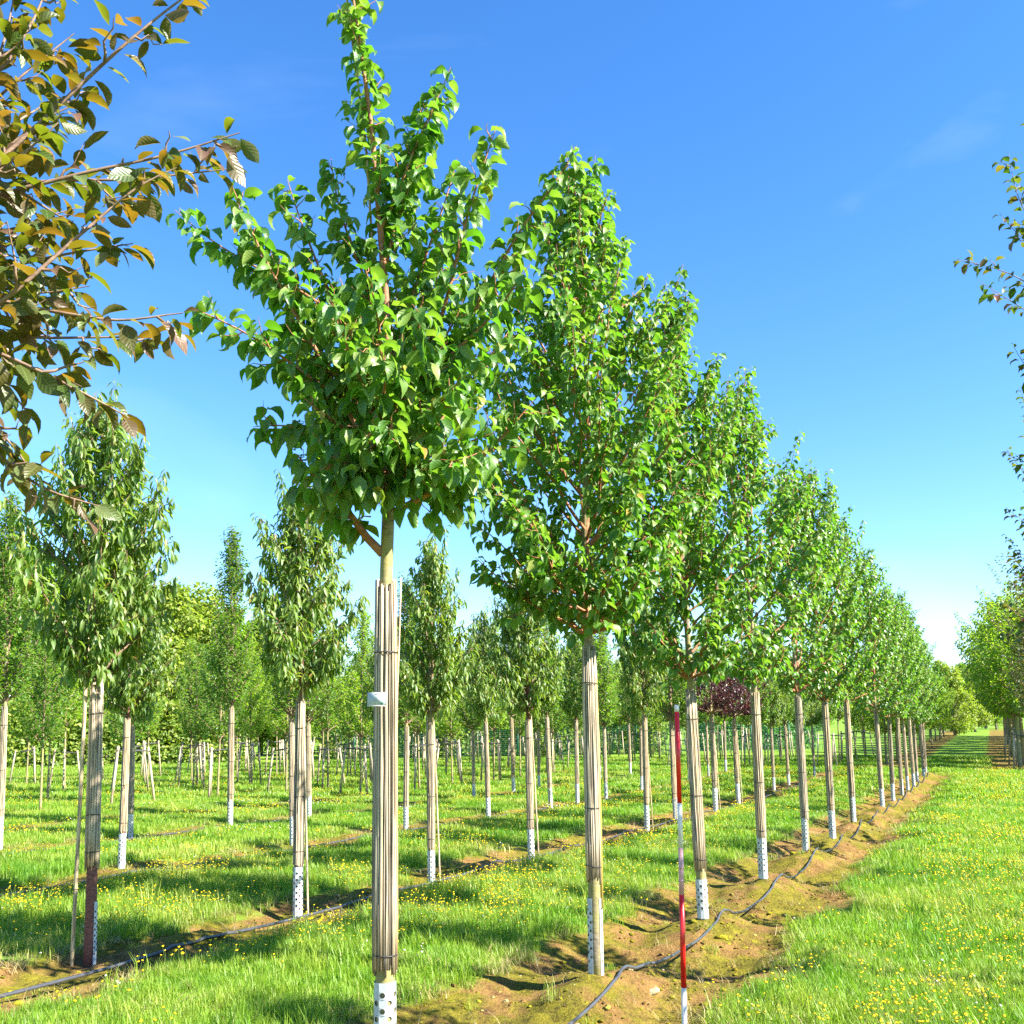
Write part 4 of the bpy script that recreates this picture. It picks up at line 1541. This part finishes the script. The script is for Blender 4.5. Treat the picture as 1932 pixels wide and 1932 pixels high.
def set_lean(r, x, y, rz, tilt=(0, 0)):
    import mathutils
    f = -x * math.sin(YAW) + y * math.cos(YAW)
    px = CXY + FPX * (x * math.cos(YAW) + y * math.sin(YAW)) / max(1.0, f)
    a = max(-0.06, min(0.03, (644 - px) / 17000 - (966 - px) / 8800)) if f > 1 else 0.0
    m = mathutils.Euler((tilt[0] - a * math.sin(YAW), tilt[1] + a * math.cos(YAW), 0)).to_matrix() @ mathutils.Matrix.Rotation(rz, 3, 'Z')
    r.rotation_euler = m.to_euler()


def place(proto, x, y, rz, s=1.0, tilt=(0, 0)):
    z = ghs(x, y)
    if proto.name in USED:
        r = copy_tree(proto, (x, y, z), rz, s)
    else:
        USED.add(proto.name)
        r = proto
        r.location = (x, y, z)
        r.scale = (s, s, s)
    set_lean(r, x, y, rz, tilt)
    return r


def stake(x, y, x1, y1, h, label, r=0.011, mat=BAMBOO):
    z = ghs(x, y)
    f_ = -x * math.sin(YAW) + y * math.cos(YAW)
    px_ = CXY + FPX * (x * math.cos(YAW) + y * math.sin(YAW)) / f_
    a_ = max(-0.06, min(0.03, (644 - px_) / 17000 - (966 - px_) / 8800)) * h
    x1, y1 = x1 + a_ * math.cos(YAW), y1 + a_ * math.sin(YAW)
    o = empty('bamboo_stake', (x, y, z))
    mb = MB()
    P = np.array([[0, 0, -0.1], [(x1 - x) * 0.5, (y1 - y) * 0.5, h * 0.5], [x1 - x, y1 - y, h]])
    Q = np.array([sample(P, s)[0] for s in np.linspace(0, 0.999, 13)])
    R = np.full(13, r) * (1 + 0.10 * (np.arange(13) % 3 == 0))
    mb.tube(Q, R, 7, 0.4)
    mb.build('cane', mat, o)
    mb = MB()
    c = sample(P, 0.22)[0]
    mb.tube(*ring(r + 0.003, 0, 0.002, 0, 0, 10), 4)
    t = mb.build('tie', TIE, o)
    t.location = c
    tag(o, label, 'stake', 'bamboo stakes beside trunks')
    return o


rt = random.Random(9)
for r, tx, ty in LEAN1:
    set_lean(r, r.location[0], r.location[1], r.rotation_euler[2], (tx, ty))
# second row
R2 = [(-6.98, 6.64, 'A', 0), (-6.83, 9.26, 'B', 1), (-6.62, 11.74, 'C', 1), (-6.55, 14.68, 'B', 1), (-6.5, 17.5, 'P', 0), (-6.45, 20.12, 'C', 1), (-6.7, 23.0, 'Q', 0), (-6.52, 25.97, 'U', 1), (-6.68, 29.2, 'U', 1),
      (-6.75, 32.2, 'Q', 0), (-6.8, 35.0, 'C', 0), (-6.85, 38.0, 'P', 0), (-6.9, 41.0, 'B', 0), (-6.95, 44.5, 'C', 0)]
SPEC = {'A': peach[0], 'B': peach[1], 'C': peach[2], 'P': pear[0], 'Q': pear[1], 'U': purple}
DESC = {'A': 'narrow-leaved', 'B': 'drooping narrow-leaved', 'C': 'slender narrow-leaved', 'P': 'upright small-leaved', 'Q': 'bushy small-leaved', 'U': 'round-headed dark purple'}
for k, (x, y, s, stk) in enumerate(R2):
    t = place(SPEC[s], x, y, 0.0 if k == 0 else rt.uniform(0, 6.28), 1.0 if k == 0 else (1.2 if s == 'U' else rt.uniform(0.93, 1.05)), (rt.uniform(-0.015, 0.015), rt.uniform(-0.02, 0.02)))
    lab = 'narrow-leaved tree at far left with its dark red lower trunk bare above the hose' if k == 0 else '%s tree, %s from the left in the second row' % (DESC[s], ORD[k])
    tag(t, lab, 'tree', GROUPS[2])
    if stk:
        stake(x + 0.12, y + 0.03, x + 0.02, y + 0.02, 2.6, 'thin bamboo stake beside the %s tree of the second row' % ORD[k])
stake(-7.075, 6.55, -7.04, 6.58, 3.1, 'pale bamboo stake leaning on the narrow-leaved tree at far left', 0.016)
# third row, purple trees among it
R3 = [(-11.2, 11.08, 'B'), (-11.2, 14.96, 'P'), (-10.8, 18.08, 'Q'), (-10.6, 21.38, 'C'), (-10.5, 24.77, 'P'), (-10.8, 27.4, 'B'), (-10.9, 30.03, 'Q'), (-10.9, 33.54, 'P'), (-10.7, 36.5, 'C'), (-10.9, 39.5, 'Q'), (-10.9, 42.5, 'P'), (-10.9, 45.5, 'B')]
for k, (x, y, s) in enumerate(R3):
    t = place(SPEC[s], x, y, rt.uniform(0, 6.28), rt.uniform(0.93, 1.06), (rt.uniform(-0.02, 0.02), rt.uniform(-0.02, 0.02)))
    tag(t, '%s tree, %s from the left in the third row' % (DESC[s], ORD[k]), 'tree', GROUPS[3])
R4 = [(-15.0, 12.15, 'P'), (-14.65, 14.66, 'C'), (-14.3, 16.98, 'P'), (-14.2, 19.53, 'Q'), (-14.1, 22.3, 'B'), (-14.1, 24.8, 'P'), (-14.07, 27.4, 'Q'), (-14.1, 30.24, 'P'), (-14.6, 33.4, 'C'), (-14.4, 36.5, 'Q'), (-14.6, 39.6, 'P'), (-14.8, 44.0, 'Q')]
for k, (x, y, s) in enumerate(R4):
    t = place(SPEC[s], x, y, rt.uniform(0, 6.28), rt.uniform(0.9, 1.1), (rt.uniform(-0.02, 0.02), rt.uniform(-0.02, 0.02)))
    tag(t, '%s tree, %s from the left in the fourth row' % (DESC[s], ORD[k]), 'tree', GROUPS[4])
# row right of the path
for k, y in enumerate((0.2, 3.0, 5.9, 11.7, 17.75, 20.7, 23.6, 26.5, 29.4, 32.3, 35.2, 38.1, 41.0, 44.0)):
    t = place(dusk[0 if y in (17.75, 26.5) else 1], 1.3 + rt.uniform(-0.05, 0.05), y, rt.uniform(0, 6.28), rt.uniform(0.98, 1.08))
    tag(t, 'dusky green tree, %s along the row right of the grass path' % ORD[k], 'tree', GROUPS[0])


def edge_tree(seed, x0, y0, ztop, vis, label, nprim=26):
    """tree of the right row whose shoots reach into the picture"""
    rng = np.random.default_rng(seed)
    z0 = ghs(x0, y0)
    B = np.array([x0, y0, z0])
    root = empty('dusky_leaved_tree', B)
    tag(root, label, 'tree', GROUPS[0])
    obj('trunk', trunk_mesh('trunk', [(0, 0, -0.12), (0, 0, 1.0), (0, 0.005, 2.3), (0, 0, 2.8), (0, 0, 4.0)], [0.054, 0.047, 0.038, 0.033, 0.016], BARK, 10), root)
    D = -x0 * math.sin(YAW) + y0 * math.cos(YAW)
    c = Crown(rng, leaf=0.105, gap=0.032, droop=0.6, spread=0.9, along=0.45, jitter=0.35)
    envelope_crown(rng, c, 2.5, ztop, prof_vase, nprim, 0.9, 0.011, 0.1, ztop, (0.2, 0.42), 0.14, 0.3, 0.12, 0.2, shoots=8, rag=0.2)
    for h, pts, dd in vis:
        P = np.array([[0, 0, h]] + [at(px, py, D + dd) - B for px, py in pts])
        P = np.array([sample(P, q)[0] for q in np.linspace(0, 0.999, 26)])
        for _ in range(3):
            P[1:-1] = (P[:-2] + 2 * P[1:-1] + P[2:]) / 4
        c.primary(wobble(P, 0.015, rng), 0.010, 0.17, (0.14, 0.34), 0.3, 0.3, 0.1, 1.0, 0.2)
    add_crown(root, c, SHAPES['broad_mid'], LEAF_DUSK, rng, 0, TWIG_DARK)
    add_wrap(root, rng, 0.5, 2.3, 0.05, False)
    add_ties(root, rng, 0.0575, (0.7, 1.3, 2.0))
    obj('trunk_guard', guard_mesh('trunk_guard', 0.056, 0.5, 330, None, 5, 0.08), root)


edge_tree(601, 1.25, 8.75, 6.3, [(3.6, [(2060, 640), (1940, 530), (1870, 500), (1800, 485)], 0.0), (3.8, [(2040, 560), (1950, 430), (1915, 350), (1905, 285)], 0.1), (3.7, [(2050, 600), (1960, 470), (1900, 425), (1885, 400)], 0.3),
                                 (3.5, [(2080, 700), (1960, 610), (1890, 560), (1850, 530)], -0.2), (3.3, [(2090, 820), (1990, 740), (1930, 690), (1915, 650)], 0.2), (3.9, [(2040, 500), (1975, 330), (1940, 230)], 0.2)],
          'dusky green tree whose long shoots reach in at the upper right edge')
edge_tree(602, 1.3, 14.7, 6.2, [(3.3, [(2000, 980), (1930, 890), (1900, 845)], 0.0), (3.1, [(2000, 1040), (1930, 985), (1897, 955)], 0.2), (2.8, [(2000, 1120), (1940, 1085), (1900, 1040)], -0.2), (2.6, [(2000, 1180), (1930, 1170), (1885, 1130)], 0.1),
                                (2.6, [(2000, 1200), (1935, 1210), (1890, 1185)], 0.3), (3.5, [(2000, 900), (1945, 800), (1920, 730)], 0.2)],
          'dusky green tree whose crown edge shows at the right margin below the long shoots')


# ------------------------------------------------------------------ staked field at the back: young trees with leaning posts and rails
def support_proto(seed, h=1.5, spread=0.42, lean=0.16):
    rg = np.random.default_rng(seed)
    o = empty('support_frame', (0, 0, 0))
    tops = []
    for a in (0.3, 2.4, 4.5):
        b = np.array([math.cos(a) * spread * (1 + lean), math.sin(a) * spread * (1 + lean), -0.1])
        t = np.array([math.cos(a) * spread * 0.85, math.sin(a) * spread * 0.85, h * rg.uniform(0.96, 1.06)])
        mb = MB()
        mb.tube([b, (b + t) / 2, t], [0.034, 0.033, 0.032], 8, rg.random())
        mb.build('post', POSTWOOD, o)
        tops.append(t)
    for i in range(3):
        a, b = tops[i] - [0, 0, 0.10], tops[(i + 1) % 3] - [0, 0, 0.10]
        mb = MB()
        d = norm(b - a) * 0.06
        mb.tube([a - d, b + d], 0.017, 6)
        mb.build('rail', RAIL, o)
    return o


frames_p = [support_proto(1), support_proto(2, 1.42, 0.5, 0.25)]
FLD = []
for x in (-18.1, -21.7, -25.3, -29.2, -33.0):
    for y in np.arange(18.5, 47, 3.1):
        yy = y + rt.uniform(-0.4, 0.4) + 0.4 * (int(-x) % 3)
        az = math.degrees(math.atan2(x, yy)) + math.degrees(YAW)
        if abs(az) < 31 and not (x > -19 and yy < 26):
            FLD.append((x + rt.uniform(-0.25, 0.25), yy, 0))
for x in np.arange(-44, -5.5, 3.7):
    for y in np.arange(50, 66, 3.4):
        yy = y + rt.uniform(-0.5, 0.5)
        az = math.degrees(math.atan2(x, yy)) + math.degrees(YAW)
        if abs(az) < 31:
            FLD.append((x + rt.uniform(-0.3, 0.3), yy, 1))
ROWN = {}
for (x, y, blk) in FLD:
    key = (blk, round(x / (3.6 if blk == 0 else 3.7)))
    ROWN.setdefault(key, []).append((x, y))
keys = sorted(ROWN, key=lambda q: (q[0], -q[1]))
rown = {}
for key in keys:
    rown[key] = sum(1 for q in rown if q[0] == key[0])
for key in keys:
    blk = key[0]
    where = 'staked field on the left' if blk == 0 else 'block behind the rows'
    for k, (x, y) in enumerate(sorted(ROWN[key], key=lambda q: q[1])):
        t = place(staked[rt.choice((0, 1, 2))], x, y, rt.uniform(0, 6.28), rt.uniform(0.85, 1.1) * (1.0 if blk == 0 else 1.05), (rt.uniform(-0.03, 0.03), rt.uniform(-0.03, 0.03)))
        tag(t, 'staked young tree, %s in row %s of the %s' % (ORD[k], ['one', 'two', 'three', 'four', 'five', 'six', 'seven', 'eight', 'nine', 'ten', 'eleven', 'twelve'][rown[key]], where), 'tree', 'staked trees')
        if rt.random() < 0.8:
            f = place(frames_p[rt.choice((0, 1))], x, y, rt.uniform(0, 6.28), rt.uniform(0.95, 1.1))
            tag(f, 'post frame round the %s tree in row %s of the %s' % (ORD[k], ['one', 'two', 'three', 'four', 'five', 'six', 'seven', 'eight', 'nine', 'ten', 'eleven', 'twelve'][rown[key]], where), 'tree support', 'tree support frames')

# far block beside the path: broad trees left and right of the far grass path
n = 0
for side, xs_, ys_ in ((0, (-4.6,), np.arange(52, 110, 4.2)), (1, (0.95, 5.2), np.arange(51, 110, 4.2))):
    for xi, x in enumerate(xs_):
        for k, y in enumerate(ys_):
            t = place(bigrow[(k + side) % 2], x + rt.uniform(-0.2, 0.2), y, rt.uniform(0, 6.28), rt.uniform(0.9, 1.05) * (0.78 if side == 0 else 1.22))
            tag(t, 'light green broad tree, %s along the far path on the %s' % (ORD[k], ('left side', 'right side', 'right, outer line')[side + xi]), 'tree', 'broad trees along the far path')
            if side == 1 and k < 5:
                f = place(frames_p[1], x, y, rt.uniform(0, 6.28), 1.05)
                tag(f, 'post frame round the %s broad tree on the %s of far path' % (ORD[k], ('right side', 'right, outer line')[xi]), 'tree support', 'tree support frames')


# ------------------------------------------------------------------ background: wood, hedge, fence
def big_tree(seed, H, W, nclump, mat, base=0.12):
    rng = np.random.default_rng(seed)
    root = empty('woodland_tree', (0, 0, 0))
    obj('trunk', trunk_mesh('trunk', [(0, 0, -0.3), (0.05, 0, H * 0.3), (0, 0.1, H * 0.75)], [0.22, 0.17, 0.05], BARK_OLD, 9), root)
    # lobes of leaves
    lob = []
    for i in range(52):
        t = rng.uniform(0, 1)
        zz = H * (base + (0.97 - base) * t)
        r = W * (math.sin(math.pi * min(1, 0.18 + 0.82 * t) ** 0.8) ** 0.7) * math.sqrt(rng.random()) * 0.8
        a = rng.uniform(0, 6.28)
        lob.append((np.array([math.cos(a) * r, math.sin(a) * r, zz]), rng.uniform(0.16, 0.3) * W))
    pos, axis, up = [], [], []
    mbw = MB()
    for cpt, r in lob:
        mbw.tube([np.array([0, 0, max(H * 0.12, cpt[2] - W * 0.6)]), cpt * [0.5, 0.5, 1] - [0, 0, 0.2 * W], cpt], [0.07, 0.05, 0.015], 5, 0, False)
        m = nclump // 52
        d = rng.normal(0, 1, (m, 3))
        d /= np.linalg.norm(d, axis=1, keepdims=True)
        rr = r * rng.uniform(0.55, 1.15, m)[:, None]
        pos.append(cpt + d * rr * [1, 1, 0.85])
        axis.append(d * 0.8 + rng.normal(0, 0.5, (m, 3)) - [0, 0, 0.4])
        up.append(d * 0.6 + [0, 0, 0.8] + rng.normal(0, 0.4, (m, 3)))
    L = dict(pos=np.concatenate(pos), axis=np.concatenate(axis), up=np.concatenate(up), size=rng.uniform(0.22, 0.42, sum(len(p) for p in pos)))
    c = obj('crown', leaves_mesh('crown', SHAPES['tiny'], L, mat, rng), root)
    c['kind'] = 'stuff'
    mbw.build('branches', BARK_OLD, root)
    return root


wood = [big_tree(501, 11.0, 3.4, 9000, LEAF_WOOD), big_tree(502, 9.5, 3.8, 9000, LEAF_WOOD), big_tree(503, 12.0, 3.0, 9000, LEAF_BRIGHT)]
k = 0
for (px, top, dep) in ((-60, 1010, 66), (20, 1050, 70), (95, 1040, 62), (160, 1080, 74), (225, 1085, 64), (290, 1105, 72), (345, 1110, 63), (400, 1120, 70), (452, 1150, 66), (505, 1170, 74), (560, 1215, 72), (615, 1290, 76), (670, 1290, 80), (730, 1240, 74),
                       (800, 1270, 78), (870, 1230, 76), (950, 1250, 80), (1030, 1230, 78), (1110, 1240, 84), (1190, 1230, 80), (1270, 1235, 84), (1350, 1270, 86), (1440, 1275, 92), (1530, 1260, 90), (1620, 1270, 96), (1700, 1290, 100), (1745, 1262, 98), (1768, 1250, 112), (1790, 1262, 104), (1808, 1252, 124), (1828, 1258, 118), (1848, 1250, 135), (1868, 1262, 128)):
    p = at(px, top, dep)
    base = ghs(p[0], p[1])
    pr = wood[k % 3]
    Hh = (11.0, 9.5, 12.0)[k % 3]
    t = place(pr, p[0], p[1], rt.uniform(0, 6.28), max(0.35, (p[2] - base) / Hh))
    tag(t, 'tall background tree, %s from the left in the wood edge' % (ORD[k] if k < len(ORD) else ('twenty-sixth', 'twenty-seventh', 'twenty-eighth', 'twenty-ninth', 'thirtieth', 'thirty-first', 'thirty-second', 'thirty-third')[k - len(ORD)]), 'tree', 'wood edge behind the nursery')
    k += 1


def hedge(a, b, w, h, label, mat, n):
    rng = np.random.default_rng(int(n))
    a, b = np.array(a), np.array(b)
    d = b - a
    Ln = np.linalg.norm(d)
    t = d / Ln
    s = np.array([-t[1], t[0]])
    u = rng.uniform(0, Ln, n)
    face = rng.random(n)
    v = np.where(face < 0.4, rng.uniform(-w / 2, w / 2, n), np.where(face < 0.7, -w / 2, w / 2)) + rng.normal(0, 0.06, n)
    z = np.where(face < 0.4, h, rng.uniform(0.02, h, n)) + rng.normal(0, 0.08, n)
    XY = a + u[:, None] * t + v[:, None] * s
    pos = np.stack([XY[:, 0], XY[:, 1], gh(XY[:, 0], XY[:, 1]) + np.abs(z)], 1)
    org = np.array([a[0], a[1], ghs(a[0], a[1])])
    up = np.stack([s[0] * np.sign(v), s[1] * np.sign(v), np.where(face < 0.4, 1.5, 0.6)], 1) + rng.normal(0, 0.4, (n, 3))
    L = dict(pos=pos - org, axis=rng.normal(0, 1, (n, 3)) + [0, 0, 0.3], up=up, size=rng.uniform(0.18, 0.34, n))
    o = empty('hedge', org)
    c = obj('foliage', leaves_mesh('foliage', SHAPES['tiny'], L, mat, rng), o)
    c['kind'] = 'stuff'
    mb = MB()
    for k in np.arange(0.5, Ln, 1.5):
        p = a + t * k
        z0 = ghs(p[0], p[1])
        q0 = np.array([p[0], p[1], z0 - 0.1]) - org
        mb.tube([q0, q0 + [0.05, 0, h * 0.5], q0 + [0, 0.05, h * 0.92]], [0.05, 0.04, 0.015], 5, 0, False)
    mb.build('stems', BARK_OLD, o)
    tag(o, label, 'hedge')


pa, pb = at(600, 1395, 66), at(1250, 1395, 68)
hedge(pa[:2], pb[:2], 1.6, 3.0, 'long dark green hedge behind the wire fence in the middle', LEAF_WOOD, 15000)
pa, pb = at(1320, 1395, 72), at(1530, 1395, 74)
hedge(pa[:2], pb[:2], 1.6, 2.6, 'bright green clipped hedge seen under the purple trees', LEAF_HEDGE, 9000)
pa, pb = at(-120, 1395, 58), at(480, 1395, 62)
hedge(pa[:2], pb[:2], 2.2, 3.4, 'thick leafy hedge closing the field at the far left', LEAF_WOOD, 14000)


def fence(a, b, h, label):
    a, b = np.array(a), np.array(b)
    d = b - a
    Ln = np.linalg.norm(d)
    n = int(Ln / 2.5)
    org = np.array([a[0], a[1], ghs(a[0], a[1])])
    o = empty('wire_fence', org)
    tops = []
    for i in range(n + 1):
        p = a + d * i / n
        q0 = np.array([p[0], p[1], ghs(p[0], p[1])]) - org
        mb = MB()
        mb.tube([q0 - [0, 0, 0.2], q0 + [0, 0, h]], 0.035, 6)
        mb.build('post', FENCEG, o)
        tops.append(q0)
    for i in range(n):
        mb = MB()
        for z in np.arange(0.1, h, 0.125):
            mb.tube([tops[i] + [0, 0, z], tops[i + 1] + [0, 0, z]], 0.011, 3, 0, False)
        for s in np.linspace(0.04, 0.96, 11):
            q0 = tops[i] * (1 - s) + tops[i + 1] * s
            mb.tube([q0 + [0, 0, 0.08], q0 + [0, 0, h - 0.02]], 0.009, 3, 0, False)
        mb.build('mesh_panel', FENCEG, o)
    tag(o, label, 'fence')


pa, pb = at(590, 1395, 64), at(1560, 1395, 68)
fence(pa[:2], pb[:2], 1.9, 'dark green wire mesh fence running behind the staked trees')


# ------------------------------------------------------------------ irrigation hoses
def hose(X, off, y0, y1, label, r=0.012, seed=1, lift=0.0):
    ys = np.arange(y0, y1, 0.10)
    xs = X + off + 0.03 * (fbm(ys * 0.35 + seed * 3.1, ys * 0 + seed) - 0.5) * 2
    z = gh(xs, ys)
    # the hose bridges the hollows a little
    k = np.ones(31) / 31
    zs = np.convolve(np.pad(z, 15, mode='edge'), k, 'valid') + 0.02
    zs = np.convolve(np.pad(np.maximum(z, zs), 5, mode='edge'), np.ones(11) / 11, 'valid')
    zz = np.maximum(z, zs) + r * 1.2 + lift
    org = np.array([xs[0], ys[0], zz[0]])
    mb = MB()
    mb.tube(np.stack([xs, ys, zz], 1) - org, r, 7)
    o = mb.build('irrigation_hose', HOSE, None, org)
    tag(o, label, 'hose', 'drip hoses along the rows')


hose(-2.72, 0.13, 1.0, 47, 'dark drip hose lying over the mounds of the nearest row', 0.0115, 1, 0.015)
hose(-6.7, 0.18, 2.0, 47, 'dark drip hose along the foot of the second row', 0.014, 2)
hose(-10.8, 0.2, 4.0, 46, 'dark drip hose along the foot of the third row', 0.015, 3)
hose(-14.5, 0.2, 6.0, 46, 'thin dark drip hose along the foot of the fourth row', 0.015, 4)


# ------------------------------------------------------------------ red and white ranging pole
def pole():
    x, y = -1.65, 5.67
    z = ghs(x, y)
    D = -x * math.sin(YAW) + y * math.cos(YAW)
    o = empty('measuring_pole', (x, y, z))
    B = np.array([x, y, z])
    tag(o, 'slim red and white painted measuring pole standing in the grass', 'pole')
    pts = [at(1293, 2037, D), at(1290, 1863, D), at(1286, 1688, D), at(1284.5, 1600, D), at(1282, 1515, D), at(1277, 1343, D), at(1276.5, 1330, D)]
    pts = [p - B for p in pts]
    pts[0] = pts[0] * [1, 1, 0] - [0, 0, 0.1]
    for i, (nm, mat, r) in enumerate((('white_section', WHITEP, 0.0145), ('red_section', RED, 0.0147), ('faded_section', PALEPINK, 0.0143), ('white_section', WHITEP, 0.0139), ('red_section', RED, 0.0136), ('white_cap', WHITEP, 0.0141))):
        mb = MB()
        mb.tube(np.array([pts[i] * (1 - t) + pts[i + 1] * t for t in (0, 0.5, 1)]), r, 12)
        s = mb.build(nm, mat, o)
    for t in (0.30, 0.58):
        c = pts[2] * (1 - t) + pts[3] * t
        mb = MB()
        mb.tube([c - [0, 0, 0.007], c, c + [0, 0, 0.007]], [0.0146, 0.0160, 0.0146], 12)
        mb.build('bamboo_node', PALEPINK, o)


pole()
